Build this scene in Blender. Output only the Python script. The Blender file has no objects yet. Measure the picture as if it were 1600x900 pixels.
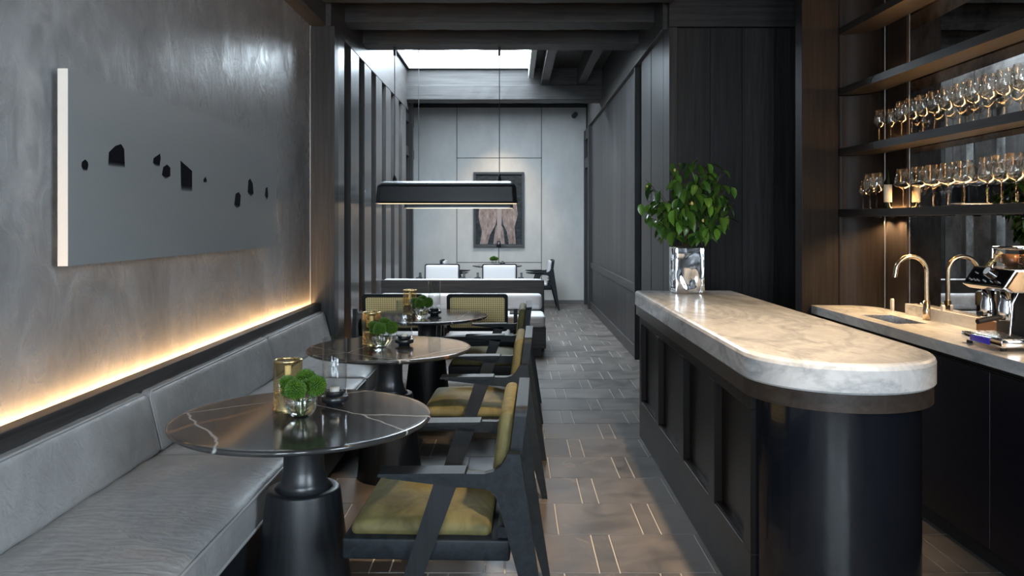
import bpy, bmesh, math, random
from mathutils import Vector, Matrix
random.seed(7)
S = bpy.context.scene
C = S.collection
PI = math.pi
# ------------------------------------------------------------------ camera
CAM_H = 1.45
cam_d = bpy.data.cameras.new('camera'); cam = bpy.data.objects.new('camera', cam_d); C.objects.link(cam)
cam.location = (0, 0, CAM_H); cam.rotation_euler = (PI/2, 0, 0)
cam_d.sensor_width = 36.0; cam_d.lens = 36.0*1220/1600
cam_d.shift_x = -2/1600; cam_d.shift_y = -100/1600
cam_d.clip_start = 0.05
S.camera = cam
# ------------------------------------------------------------------ world: even overcast daylight
W = bpy.data.worlds.new('overcast_sky'); S.world = W; W.use_nodes = True
bg = W.node_tree.nodes['Background']
bg.inputs[0].default_value = (0.75, 0.885, 1.0, 1); bg.inputs[1].default_value = 9.0
# portals only guide the sampling of the sky through the openings
def portal(name, loc, rot, sx, sy):
    l = bpy.data.lights.new(name, 'AREA'); l.shape = 'RECTANGLE'; l.size = sx; l.size_y = sy
    l.cycles.is_portal = True
    o = bpy.data.objects.new(name, l); C.objects.link(o); o.location = loc; o.rotation_euler = rot
    o['kind'] = 'helper'; return o
WIN = [(-1.40, -0.50), (-0.10, 0.80)]          # the two tall street windows behind the camera
WZ0, WZ1, WY = 0.75, 2.95, -2.2
for i, (a, b) in enumerate(WIN):
    portal('window_portal', ((a+b)/2, WY-0.02, (WZ0+WZ1)/2), (PI/2, 0, 0), b-a, WZ1-WZ0)
SWY0, SWY1, SWZ0, SWZ1, SWX = -2.05, 0.12, 1.0, 3.3, 2.36     # side window added out of view to brighten the left wall
portal('window_portal', (SWX+.02, (SWY0+SWY1)/2, (SWZ0+SWZ1)/2), (PI/2, 0, PI/2), SWY1-SWY0, SWZ1-SWZ0)
SKX0, SKX1, SKY0, SKY1, SKZ = -1.52, 0.24, 8.55, 11.30, 3.86
portal('skylight_portal', ((SKX0+SKX1)/2, (SKY0+SKY1)/2, SKZ-0.02), (0, 0, 0), SKX1-SKX0, SKY1-SKY0)
FSX0, FSX1, FSY0, FSY1 = -1.30, 0.90, 12.3, 12.9        # skylight added to brighten the far wall, hidden by the beam
portal('skylight_portal', ((FSX0+FSX1)/2, (FSY0+FSY1)/2, SKZ-0.02), (0, 0, 0), FSX1-FSX0, FSY1-FSY0)
S.view_settings.view_transform = 'Standard'; S.view_settings.look = 'None'
S.view_settings.gamma = 1.0; S.view_settings.use_curve_mapping = False
S.view_settings.exposure = 1.75
S.cycles.use_denoising = True
S.cycles.max_bounces = 10; S.cycles.transparent_max_bounces = 24; S.cycles.transmission_bounces = 10
S.cycles.caustics_reflective = False; S.cycles.caustics_refractive = False
S.cycles.sample_clamp_indirect = 6.0

# ------------------------------------------------------------------ object helpers
def link(name, data, parent=None, kind=None):
    o = bpy.data.objects.new(name, data); C.objects.link(o)
    if parent is not None: o.parent = parent
    if kind: o['kind'] = kind
    return o
def tag(o, label, cat, group=None, kind=None):
    o['label'] = label; o['category'] = cat
    if group: o['group'] = group
    if kind: o['kind'] = kind
    return o
def thing(name, label, cat, loc=(0, 0, 0), rz=0.0, group=None):
    o = link(name, None); o.location = loc; o.rotation_euler = (0, 0, rz)
    return tag(o, label, cat, group)
def copy_tree(o, parent=None):
    c = o.copy(); C.objects.link(c); c.parent = parent
    for ch in list(o.children): copy_tree(ch, c)
    return c

class MB:
    """collects shapes, then becomes ONE mesh"""
    def __init__(s): s.v = []; s.f = []; s.sm = []
    def add(s, verts, faces, smooth=False):
        n = len(s.v); s.v += [tuple(p) for p in verts]
        s.f += [tuple(i+n for i in f) for f in faces]; s.sm += [smooth]*len(faces); return s
    def box(s, x0, x1, y0, y1, z0, z1):
        v = [(x, y, z) for x in (x0, x1) for y in (y0, y1) for z in (z0, z1)]
        return s.add(v, [(0,1,3,2),(4,6,7,5),(0,4,5,1),(2,3,7,6),(0,2,6,4),(1,5,7,3)])
    def rbox(s, x0, x1, y0, y1, z0, z1, r=0.01, n=2, div=(1,1,1), crown=0, wob=0, seed=0, smooth=True):
        """box with rounded edges; crown lifts the top, wob adds soft wrinkles"""
        c = Vector(((x0+x1)/2, (y0+y1)/2, (z0+z1)/2)); h = Vector(((x1-x0)/2, (y1-y0)/2, (z1-z0)/2))
        r = min(r, h.x*.98, h.y*.98, h.z*.98)
        ax = []
        for k in range(3):
            a = [-h[k] + r*(1-math.cos(PI/2*i/n))*1.0 for i in range(n)]
            inn = [-(h[k]-r) + 2*(h[k]-r)*i/div[k] for i in range(div[k]+1)]
            ax.append(a + inn + [-t for t in reversed(a)])
        idx = {}; vs = []; fs = []
        ph = [(random.Random(seed*31+i).uniform(0, 6.28)) for i in range(8)]
        def vert(i, j, k):
            key = (i, j, k)
            if key in idx: return idx[key]
            p = Vector((ax[0][i], ax[1][j], ax[2][k]))
            q = Vector([max(-(h[m]-r), min(h[m]-r, p[m])) for m in range(3)])
            d = p-q
            if d.length > 1e-9: p = q + d.normalized()*r
            if crown and p.z > -h.z*.2:
                p.z += crown*(1-(p.x/h.x)**4)*(1-(p.y/h.y)**4)*(p.z/h.z if p.z > 0 else 0)
            if wob:
                e = p.copy()
                w = (math.sin(e.x*23+ph[0]+2*math.sin(e.y*7+ph[1]))*math.sin(e.y*19+ph[2]+e.z*9) +
                     .6*math.sin(e.x*9+e.y*31+ph[3]) + .5*math.sin(e.z*41+e.y*13+ph[4]))
                nrm = d.normalized() if d.length > 1e-9 else Vector((0, 0, 1 if p.z > 0 else -1))
                p += nrm*wob*w
            idx[key] = len(vs); vs.append(p+c); return idx[key]
        N = [len(a)-1 for a in ax]
        for i in range(N[0]):
            for j in range(N[1]):
                fs.append((vert(i,j,0), vert(i,j+1,0), vert(i+1,j+1,0), vert(i+1,j,0)))
                fs.append((vert(i,j,N[2]), vert(i+1,j,N[2]), vert(i+1,j+1,N[2]), vert(i,j+1,N[2])))
        for i in range(N[0]):
            for k in range(N[2]):
                fs.append((vert(i,0,k), vert(i+1,0,k), vert(i+1,0,k+1), vert(i,0,k+1)))
                fs.append((vert(i,N[1],k), vert(i,N[1],k+1), vert(i+1,N[1],k+1), vert(i+1,N[1],k)))
        for j in range(N[1]):
            for k in range(N[2]):
                fs.append((vert(0,j,k), vert(0,j,k+1), vert(0,j+1,k+1), vert(0,j+1,k)))
                fs.append((vert(N[0],j,k), vert(N[0],j+1,k), vert(N[0],j+1,k+1), vert(N[0],j,k+1)))
        return s.add(vs, fs, smooth)
    def prism(s, pts, axis, a0, a1, smooth=False):
        """2-D outline pts extruded along axis ('x': pts=(y,z); 'y': pts=(x,z); 'z': pts=(x,y))"""
        def P(p, a): return {'x': (a, p[0], p[1]), 'y': (p[0], a, p[1]), 'z': (p[0], p[1], a)}[axis]
        n = len(pts)
        v = [P(p, a0) for p in pts]+[P(p, a1) for p in pts]
        s.add(v, [tuple(range(n))[::-1], tuple(range(n, 2*n))])
        s.add(v, [(i, (i+1) % n, (i+1) % n+n, i+n) for i in range(n)], smooth); return s
    def lathe(s, prof, n=32, c=(0, 0, 0), axis='z', closed=False, smooth=True, ang=2*PI, a0=0):
        vs = []; fs = []; m = len(prof); full = abs(ang-2*PI) < 1e-6
        cols = n if full else n+1
        for i in range(cols):
            a = a0+ang*i/n; ca, sa = math.cos(a), math.sin(a)
            for r, z in prof:
                p = (r*ca, r*sa, z)
                if axis == 'x': p = (p[2], p[0], p[1])
                if axis == 'y': p = (p[0], p[2], p[1])
                vs.append((p[0]+c[0], p[1]+c[1], p[2]+c[2]))
        for i in range(n):
            i2 = (i+1) % cols
            for j in range(m if closed else m-1):
                j2 = (j+1) % m
                fs.append((i*m+j, i2*m+j, i2*m+j2, i*m+j2))
        return s.add(vs, fs, smooth)
    def tube(s, path, r, n=10, caps=True, smooth=True):
        pts = [Vector(p) for p in path]; rs = r if isinstance(r, (list, tuple)) else [r]*len(pts)
        vs = []; up = None
        for i, p in enumerate(pts):
            t = (pts[min(i+1, len(pts)-1)]-pts[max(i-1, 0)]).normalized()
            if up is None: up = Vector((0, 0, 1)) if abs(t.z) < .9 else Vector((1, 0, 0))
            a = t.cross(up); 
            if a.length < 1e-6: a = t.cross(Vector((0, 1, 0)))
            a.normalize(); b = a.cross(t).normalized(); up = b
            for k in range(n):
                th = 2*PI*k/n; vs.append(p+(a*math.cos(th)+b*math.sin(th))*rs[i])
        fs = [(i*n+k, i*n+(k+1) % n, (i+1)*n+(k+1) % n, (i+1)*n+k) for i in range(len(pts)-1) for k in range(n)]
        s.add(vs, fs, smooth)
        if caps: s.add(vs[:n], [tuple(range(n))[::-1]]); s.add(vs[-n:], [tuple(range(n))])
        return s
    def xf(s, M):
        s.v = [tuple(M @ Vector(p)) for p in s.v]; return s
    def mesh(s, name, mat):
        me = bpy.data.meshes.new(name); me.from_pydata(s.v, [], s.f)
        me.polygons.foreach_set('use_smooth', s.sm)
        bm = bmesh.new(); bm.from_mesh(me)
        bmesh.ops.recalc_face_normals(bm, faces=bm.faces); bm.to_mesh(me); bm.free()
        me.materials.append(mat); me.update(); return me
    def build(s, name, mat, parent=None, kind=None, bevel=0, loc=None):
        o = link(name, s.mesh(name, mat), parent, kind)
        if loc is not None: o.location = loc
        if bevel:
            m = o.modifiers.new('bevel', 'BEVEL'); m.width = bevel; m.segments = 2; m.limit_method = 'ANGLE'
        return o

# ------------------------------------------------------------------ materials (all procedural)
def nt(name):
    m = bpy.data.materials.new(name); m.use_nodes = True
    t = m.node_tree; return m, t, t.nodes['Principled BSDF']
def lin(c):
    return tuple(((x/255)/12.92 if x/255 <= .04045 else ((x/255+.055)/1.055)**2.4) for x in c)+(1,)
def node(t, typ, **kw):
    n = t.nodes.new(typ)
    for k, v in kw.items():
        if k in n.inputs: n.inputs[k].default_value = v
        else: setattr(n, k, v)
    return n
def coords(t, scale=(1, 1, 1), space='Object', rot=(0, 0, 0)):
    tc = t.nodes.new('ShaderNodeTexCoord'); mp = t.nodes.new('ShaderNodeMapping')
    mp.inputs['Scale'].default_value = scale; mp.inputs['Rotation'].default_value = rot
    t.links.new(tc.outputs[space], mp.inputs['Vector']); return mp.outputs[0]
def ramp(t, fac, stops):
    r = t.nodes.new('ShaderNodeValToRGB'); e = r.color_ramp.elements
    while len(e) < len(stops): e.new(0.5)
    for i, (p, c) in enumerate(stops): e[i].position = p; e[i].color = c if len(c) == 4 else (*c, 1)
    t.links.new(fac, r.inputs[0]); return r.outputs[0]
def bump(t, p, h, strength, dist=0.01):
    b = node(t, 'ShaderNodeBump', Strength=strength, Distance=dist)
    t.links.new(h, b.inputs['Height']); t.links.new(b.outputs[0], p.inputs['Normal']); return b
def plain(name, col, rough=.5, metal=0.0, coat=0, spec=.5, noise=0):
    m, t, p = nt(name); p.inputs['Base Color'].default_value = col if len(col) == 4 else (*col, 1)
    p.inputs['Roughness'].default_value = rough; p.inputs['Metallic'].default_value = metal
    p.inputs['Coat Weight'].default_value = coat; p.inputs['Specular IOR Level'].default_value = spec
    n = node(t, 'ShaderNodeTexNoise', Scale=60.0, Detail=4.0)
    t.links.new(coords(t), n.inputs[0])
    mr = node(t, 'ShaderNodeMapRange'); mr.inputs[3].default_value = max(0, rough*(1-.25)); mr.inputs[4].default_value = min(1, rough*1.25)
    t.links.new(n.outputs[0], mr.inputs[0]); t.links.new(mr.outputs[0], p.inputs['Roughness'])
    if noise: bump(t, p, n.outputs[0], noise, .002)
    return m
def wood(name, dark, light, axis='z', rough=.45, grain=1.0, bmp=.25, space='Object', vary=0.0, spec=.32):
    m, t, p = nt(name)
    sc = {'z': (38, 38, 1.3), 'y': (38, 1.3, 38), 'x': (1.3, 38, 38)}[axis]
    v = coords(t, tuple(s*grain for s in sc), space)
    if vary:
        oi = t.nodes.new('ShaderNodeObjectInfo'); ad = node(t, 'ShaderNodeVectorMath', operation='ADD')
        ml = node(t, 'ShaderNodeMath', operation='MULTIPLY'); ml.inputs[1].default_value = 40
        t.links.new(oi.outputs['Random'], ml.inputs[0]); t.links.new(v, ad.inputs[0]); t.links.new(ml.outputs[0], ad.inputs[1]); v = ad.outputs[0]
    n = node(t, 'ShaderNodeTexNoise', Scale=1.0, Detail=6.0, Roughness=.65, Distortion=.6)
    t.links.new(v, n.inputs[0])
    col = ramp(t, n.outputs[0], [(.3, dark), (.7, light)])
    if vary:
        hv = node(t, 'ShaderNodeHueSaturation'); mr = node(t, 'ShaderNodeMapRange'); mr.inputs[3].default_value = 1-vary; mr.inputs[4].default_value = 1+vary
        t.links.new(oi.outputs['Random'], mr.inputs[0]); t.links.new(mr.outputs[0], hv.inputs['Value']); t.links.new(col, hv.inputs['Color']); col = hv.outputs[0]
    t.links.new(col, p.inputs['Base Color']); p.inputs['Roughness'].default_value = rough; p.inputs['Specular IOR Level'].default_value = spec
    bump(t, p, n.outputs[0], bmp, .003); return m
def emit(name, col, st):
    m = bpy.data.materials.new(name); m.use_nodes = True; t = m.node_tree; t.nodes.clear()
    e = node(t, 'ShaderNodeEmission', Color=(*col, 1), Strength=st); o = t.nodes.new('ShaderNodeOutputMaterial')
    t.links.new(e.outputs[0], o.inputs[0]); return m
def glassmat(name, tint=(1, 1, 1), rough=0.0, ior=1.45):
    m, t, p = nt(name); p.inputs['Base Color'].default_value = (*tint, 1); p.inputs['Roughness'].default_value = rough
    p.inputs['Transmission Weight'].default_value = 1.0; p.inputs['IOR'].default_value = ior
    # light passes straight through thin glassware, tinted
    mix = t.nodes.new('ShaderNodeMixShader'); tr = node(t, 'ShaderNodeBsdfTransparent', Color=(*[.35+.6*c for c in tint], 1))
    mix.inputs[0].default_value = .35
    out = t.nodes['Material Output']; t.links.new(p.outputs[0], mix.inputs[1]); t.links.new(tr.outputs[0], mix.inputs[2]); t.links.new(mix.outputs[0], out.inputs[0])
    return m
def panemat(name, tint=(1, 1, 1)):
    m = bpy.data.materials.new(name); m.use_nodes = True; t = m.node_tree; t.nodes.clear()
    o = t.nodes.new('ShaderNodeOutputMaterial'); mix = t.nodes.new('ShaderNodeMixShader'); mix.inputs[0].default_value = .05
    tr = node(t, 'ShaderNodeBsdfTransparent', Color=(*tint, 1)); g = node(t, 'ShaderNodeBsdfGlossy', Roughness=.01)
    t.links.new(tr.outputs[0], mix.inputs[1]); t.links.new(g.outputs[0], mix.inputs[2]); t.links.new(mix.outputs[0], o.inputs[0]); return m

def thinglass(name, tint=(1, 1, 1), edge=.32, rough=.02):
    m = bpy.data.materials.new(name); m.use_nodes = True; t = m.node_tree; t.nodes.clear()
    o = t.nodes.new('ShaderNodeOutputMaterial'); mix = t.nodes.new('ShaderNodeMixShader'); lw = node(t, 'ShaderNodeLayerWeight', Blend=edge)
    tr = node(t, 'ShaderNodeBsdfTransparent', Color=(*tint, 1)); g = node(t, 'ShaderNodeBsdfGlossy', Roughness=rough)
    r = ramp(t, lw.outputs['Facing'], [(0, (.05,)*3), (.45, (.11,)*3), (.8, (.42,)*3), (1, (.95,)*3)])
    t.links.new(r, mix.inputs[0]); t.links.new(tr.outputs[0], mix.inputs[1]); t.links.new(g.outputs[0], mix.inputs[2]); t.links.new(mix.outputs[0], o.inputs[0]); return m

M = {}
M['oak'] = wood('dark_stained_oak', (.014, .0135, .014), (.044, .042, .042), 'z', .42, vary=.25)
M['oak_x'] = wood('dark_stained_oak_across', (.014, .0135, .0135), (.046, .044, .043), 'x', .5, bmp=.5, vary=.2)
M['oak_y'] = wood('dark_stained_oak_along', (.018, .016, .016), (.060, .056, .054), 'y', .45, vary=.2)
M['fin'] = wood('satin_dark_oak', (.024, .022, .0215), (.060, .057, .056), 'z', .30, bmp=.12, vary=.1, spec=.5)
M['brown'] = wood('brown_stained_oak', (.008, .006, .005), (.022, .016, .013), 'z', .48, vary=.15, spec=.15)
M['band'] = wood('worn_brown_rim', (.022, .016, .013), (.05, .038, .031), 'y', .35)
M['black'] = wood('black_stained_ash', (.005, .0065, .008), (.014, .018, .022), 'y', .5, bmp=.15, vary=.1, spec=.22)
M['black_z'] = wood('black_stained_ash_upright', (.004, .005, .006), (.013, .015, .018), 'z', .40, bmp=.2)
M['lacquer'] = plain('black_lacquer', (.006, .007, .010), .16, coat=.4)
M['barpanel'] = wood('bar_front_oak', (.005, .0042, .004), (.013, .010, .009), 'z', .40, vary=.1, spec=.15)
M['dark'] = plain('matte_black', (.010, .010, .011), .6)
M['blackmetal'] = plain('black_powder_coated_metal', (.012, .014, .017), .32)
M['chrome'] = plain('polished_chrome', (.75, .75, .76), .06, 1.0)
M['steel'] = plain('brushed_steel', (.5, .5, .5), .28, 1.0)
M['dullsteel'] = plain('dull_steel', (.22, .21, .20), .4, 1.0)
M['gold'] = plain('brushed_brass', (.74, .58, .29), .28, 1.0)
M['tap'] = plain('champagne_brass', (.62, .50, .36), .2, 1.0)
M['white_fab'] = plain('white_leather', (.50, .50, .51), .55, noise=.1)
M['glass'] = thinglass('clear_glass', (.97, .98, .98))
M['wineglass'] = thinglass('stemware_glass', (.98, .97, .95), .45, .04)
M['amber'] = thinglass('amber_ribbed_glass', (.985, .92, .76), .45, .1)
M['pane'] = panemat('window_glass')
M['led'] = emit('warm_led_strip', (1.0, .58, .25), 42)
M['led_shelf'] = emit('warm_shelf_led', (1.0, .55, .22), 26)
M['lampglow'] = emit('warm_lamp_diffuser', (1.0, .66, .38), .7)
M['spotglow'] = emit('downlight_lens', (1.0, .78, .52), 8)
M['candle'] = plain('white_wax', (.75, .72, .66), .5)

def plaster():
    m, t, p = nt('polished_grey_plaster')
    v = coords(t, (1, 1, 1))
    n1 = node(t, 'ShaderNodeTexNoise', Scale=1.7, Detail=7.0, Roughness=.6, Distortion=1.2)
    n2 = node(t, 'ShaderNodeTexNoise', Scale=6.5, Detail=7.0, Roughness=.62, Distortion=1.9)
    t.links.new(coords(t, (1, 1, .6), rot=(.5, 0, 0)), n1.inputs[0]); t.links.new(coords(t, (1, 1.25, .7), rot=(-.7, 0, 0)), n2.inputs[0])
    mx = node(t, 'ShaderNodeMix', data_type='FLOAT'); mx.inputs[0].default_value = .45
    t.links.new(n1.outputs[0], mx.inputs[2]); t.links.new(n2.outputs[0], mx.inputs[3])
    t.links.new(ramp(t, mx.outputs[0], [(.30, (.125, .128, .132)), (.5, (.215, .219, .225)), (.70, (.36, .366, .375))]), p.inputs['Base Color'])
    t.links.new(ramp(t, mx.outputs[0], [(.32, (.46,)*3), (.66, (.17,)*3)]), p.inputs['Roughness'])
    bump(t, p, n2.outputs[0], .26, .009); return m
M['plaster'] = plaster()
def farplaster():
    m, t, p = nt('pale_grey_plaster_panel')
    n = node(t, 'ShaderNodeTexNoise', Scale=3.0, Detail=6.0, Roughness=.6); t.links.new(coords(t, (1, 1, .5)), n.inputs[0])
    t.links.new(ramp(t, n.outputs[0], [(.3, (.36, .363, .355)), (.7, (.45, .453, .445))]), p.inputs['Base Color'])
    p.inputs['Roughness'].default_value = .55; bump(t, p, n.outputs[0], .1, .004); return m
M['farplaster'] = farplaster()
def marble(name, base, vein, thin=.035, sc=2.6, rough=.22, grey=None):
    m, t, p = nt(name)
    v = coords(t, (1, .42, 1.3), rot=(0, 0, .45))
    n = node(t, 'ShaderNodeTexNoise', Scale=sc, Detail=8.0, Roughness=.6, Distortion=1.8); t.links.new(v, n.inputs[0])
    n2 = node(t, 'ShaderNodeTexNoise', Scale=sc*2.7, Detail=8.0, Roughness=.7, Distortion=2.5); t.links.new(v, n2.inputs[0])
    a = ramp(t, n.outputs[0], [(.5-thin, (0, 0, 0)), (.5, (1, 1, 1)), (.5+thin, (0, 0, 0))])
    b = ramp(t, n2.outputs[0], [(.35, (0, 0, 0)), (.75, (1, 1, 1))])
    mm = node(t, 'ShaderNodeMath', operation='MULTIPLY_ADD'); mm.inputs[1].default_value = .55
    t.links.new(b, mm.inputs[0]); 
    m3 = node(t, 'ShaderNodeMath', operation='MULTIPLY'); m3.inputs[1].default_value = .38; t.links.new(a, m3.inputs[0]); t.links.new(m3.outputs[0], mm.inputs[2])
    t.links.new(ramp(t, mm.outputs[0], [(0, base), (1, vein)]), p.inputs['Base Color']); p.inputs['Roughness'].default_value = rough; return m
M['marble'] = marble('white_veined_marble', (.60, .60, .595), (.25, .26, .28), thin=.055, sc=2.0)
M['marble_up'] = marble('white_veined_marble_upstand', (.62, .60, .57), (.30, .29, .28), thin=.03)
def tablemarble():
    m, t, p = nt('dark_grey_marble_with_white_veins')
    v = coords(t, (1, 1, 1))
    nd = node(t, 'ShaderNodeTexNoise', Scale=2.0, Detail=5.0); t.links.new(v, nd.inputs[0])
    vm = node(t, 'ShaderNodeVectorMath', operation='MULTIPLY_ADD'); vm.inputs[1].default_value = (.14, .14, .14)
    t.links.new(nd.outputs['Color'], vm.inputs[0]); t.links.new(v, vm.inputs[2])
    vo = node(t, 'ShaderNodeTexVoronoi', feature='DISTANCE_TO_EDGE', Scale=1.35); t.links.new(vm.outputs[0], vo.inputs[0])
    oi = t.nodes.new('ShaderNodeObjectInfo')
    line = ramp(t, vo.outputs['Distance'], [(0, (1, 1, 1)), (.003, (.7, .7, .7)), (.007, (0, 0, 0))])
    n = node(t, 'ShaderNodeTexNoise', Scale=5.0, Detail=8.0, Roughness=.65); t.links.new(v, n.inputs[0])
    body = ramp(t, n.outputs[0], [(.3, (.020, .020, .020)), (.7, (.048, .047, .046))])
    # a broad rust-brown seam crossing the slab
    w = node(t, 'ShaderNodeSeparateXYZ'); t.links.new(vm.outputs[0], w.inputs[0])
    mm = node(t, 'ShaderNodeMath', operation='MULTIPLY_ADD'); mm.inputs[1].default_value = -1.9; t.links.new(w.outputs[0], mm.inputs[0]); t.links.new(w.outputs[1], mm.inputs[2])
    mo = node(t, 'ShaderNodeMath', operation='SUBTRACT'); mo.inputs[1].default_value = .43; t.links.new(mm.outputs[0], mo.inputs[0])
    ab = node(t, 'ShaderNodeMath', operation='ABSOLUTE'); t.links.new(mo.outputs[0], ab.inputs[0])
    rust = ramp(t, ab.outputs[0], [(0, (1, 1, 1)), (.022, (.9, .9, .9)), (.04, (0, 0, 0))])
    m1 = node(t, 'ShaderNodeMix', data_type='RGBA'); m1.inputs[7].default_value = (.17, .085, .045, 1); t.links.new(rust, m1.inputs[0]); t.links.new(body, m1.inputs[6])
    m2 = node(t, 'ShaderNodeMix', data_type='RGBA'); m2.inputs[7].default_value = (.42, .42, .41, 1); t.links.new(line, m2.inputs[0]); t.links.new(m1.outputs[2], m2.inputs[6])
    t.links.new(m2.outputs[2], p.inputs['Base Color']); p.inputs['Roughness'].default_value = .12; return m
M['tablemarble'] = tablemarble()
def tilemat(name, lo, hi):
    m, t, p = nt(name)
    oi = t.nodes.new('ShaderNodeObjectInfo')
    v = coords(t, (1, 1, 1))
    geo = t.nodes.new('ShaderNodeNewGeometry')
    n = node(t, 'ShaderNodeTexNoise', Scale=4.0, Detail=9.0, Roughness=.65, Distortion=.8); t.links.new(geo.outputs['Position'], n.inputs[0])
    n2 = node(t, 'ShaderNodeTexNoise', Scale=2.3, Detail=5.0, Distortion=2.2); t.links.new(geo.outputs['Position'], n2.inputs[0])
    c = ramp(t, n.outputs[0], [(.28, lo), (.72, hi)])
    vein = ramp(t, n2.outputs[0], [(.655, (0, 0, 0)), (.675, (1, 1, 1)), (.69, (0, 0, 0))])
    mx = node(t, 'ShaderNodeMix', data_type='RGBA'); mx.inputs[7].default_value = (.22, .17, .12, 1)
    mf = node(t, 'ShaderNodeMath', operation='MULTIPLY'); mf.inputs[1].default_value = .45; t.links.new(vein, mf.inputs[0])
    t.links.new(mf.outputs[0], mx.inputs[0]); t.links.new(c, mx.inputs[6])
    hv = node(t, 'ShaderNodeHueSaturation'); mr = node(t, 'ShaderNodeMapRange'); mr.inputs[3].default_value = .78; mr.inputs[4].default_value = 1.2
    t.links.new(oi.outputs['Random'], mr.inputs[0]); t.links.new(mr.outputs[0], hv.inputs['Value']); t.links.new(mx.outputs[2], hv.inputs['Color'])
    t.links.new(hv.outputs[0], p.inputs['Base Color'])
    t.links.new(ramp(t, n.outputs[0], [(.3, (.34,)*3), (.7, (.52,)*3)]), p.inputs['Roughness'])
    bump(t, p, n.outputs[0], .3, .004); return m
M['tile'] = tilemat('grey_slate_tile', (.036, .032, .029), (.125, .108, .095))
M['grout'] = plain('pale_grout', (.42, .40, .37), .8)
def velvet(name, lo, hi, rough=.75):
    m, t, p = nt(name)
    n = node(t, 'ShaderNodeTexNoise', Scale=9.0, Detail=6.0, Roughness=.6, Distortion=1.2); t.links.new(coords(t), n.inputs[0])
    t.links.new(ramp(t, n.outputs[0], [(.3, lo), (.7, hi)]), p.inputs['Base Color'])
    p.inputs['Roughness'].default_value = rough; p.inputs['Sheen Weight'].default_value = .2; p.inputs['Sheen Roughness'].default_value = .35
    p.inputs['Sheen Tint'].default_value = (*[min(1, c*3) for c in hi], 1)
    n2 = node(t, 'ShaderNodeTexNoise', Scale=30.0, Detail=4.0, Distortion=1.0); t.links.new(coords(t), n2.inputs[0])
    bump(t, p, n2.outputs[0], .25, .004); return m
M['olive'] = velvet('olive_velvet', (.060, .049, .014), (.142, .119, .042))
def leather():
    m, t, p = nt('grey_leather_upholstery')
    n = node(t, 'ShaderNodeTexNoise', Scale=5.0, Detail=5.0, Roughness=.55, Distortion=1.5); t.links.new(coords(t, (2.2, 1, 1)), n.inputs[0])
    t.links.new(ramp(t, n.outputs[0], [(.3, (.225, .222, .220)), (.7, (.30, .297, .295))]), p.inputs['Base Color'])
    p.inputs['Roughness'].default_value = .46
    n2 = node(t, 'ShaderNodeTexNoise', Scale=7.0, Detail=3.0, Distortion=1.6); t.links.new(coords(t, (1.0, 3.2, 3.2)), n2.inputs[0])
    bump(t, p, n2.outputs[0], .30, .016); return m
M['leather'] = leather()
M['piping'] = plain('grey_leather_piping', (.27, .267, .265), .45)
def cane():
    m, t, p = nt('woven_cane')
    v = coords(t, (1, 1, 1), 'Object'); s = node(t, 'ShaderNodeSeparateXYZ'); t.links.new(v, s.inputs[0])
    def wave(o):
        a = node(t, 'ShaderNodeMath', operation='MULTIPLY'); a.inputs[1].default_value = 2*PI/.019; t.links.new(o, a.inputs[0])
        b = node(t, 'ShaderNodeMath', operation='SINE'); t.links.new(a.outputs[0], b.inputs[0]); return b.outputs[0]
    mn = node(t, 'ShaderNodeMath', operation='MINIMUM'); t.links.new(wave(s.outputs[1]), mn.inputs[0]); t.links.new(wave(s.outputs[2]), mn.inputs[1])
    t.links.new(ramp(t, mn.outputs[0], [(.10, (.85, .67, .31)), (.45, (.05, .04, .016))]), p.inputs['Base Color'])
    p.inputs['Roughness'].default_value = .5; return m
M['cane'] = cane()
def mirrormat():
    m, t, p = nt('antiqued_mirror')
    n = node(t, 'ShaderNodeTexNoise', Scale=3.2, Detail=9.0, Roughness=.72); t.links.new(coords(t), n.inputs[0])
    t.links.new(ramp(t, n.outputs[0], [(.32, (.10, .085, .075)), (.6, (.62, .61, .59))]), p.inputs['Base Color'])
    t.links.new(ramp(t, n.outputs[0], [(.3, (.05,)*3), (.5, (.008,)*3)]), p.inputs['Roughness'])
    p.inputs['Metallic'].default_value = 1.0; return m
M['mirror'] = mirrormat()
def mercury():
    m, t, p = nt('mirrored_mercury_glass')
    n = node(t, 'ShaderNodeTexNoise', Scale=5.0, Detail=1.0, Roughness=.3, Distortion=.8); t.links.new(coords(t), n.inputs[0])
    p.inputs['Base Color'].default_value = (.80, .83, .87, 1); p.inputs['Metallic'].default_value = 1; p.inputs['Roughness'].default_value = .07
    bump(t, p, n.outputs[0], .5, .05); return m
M['mercury'] = mercury()
def leafmat(name, lo, hi, rough=.28):
    m, t, p = nt(name); oi = t.nodes.new('ShaderNodeObjectInfo')
    t.links.new(ramp(t, oi.outputs['Random'], [(0, lo), (.8, hi), (1, tuple(min(1, c*1.6) for c in hi))]), p.inputs['Base Color'])
    p.inputs['Roughness'].default_value = rough; p.inputs['Subsurface Weight'].default_value = 0
    n = node(t, 'ShaderNodeTexNoise', Scale=40.0); t.links.new(coords(t), n.inputs[0]); bump(t, p, n.outputs[0], .1, .002); return m
M['leaf'] = leafmat('glossy_green_leaf', (.018, .050, .010), (.075, .170, .022))
M['stem'] = plain('brown_twig', (.07, .045, .02), .7)
M['bud'] = plain('pale_yellow_bud', (.55, .45, .15), .6)
def pommat():
    m, t, p = nt('green_pompon_petals')
    v = node(t, 'ShaderNodeTexVoronoi', Scale=190.0); t.links.new(coords(t), v.inputs[0])
    t.links.new(ramp(t, v.outputs['Distance'], [(.1, (.13, .26, .018)), (.6, (.035, .10, .006)), (1, (.008, .03, .002))]), p.inputs['Base Color'])
    p.inputs['Roughness'].default_value = .6; bump(t, p, v.outputs['Distance'], -.8, .004); return m
M['pom'] = pommat()
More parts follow.
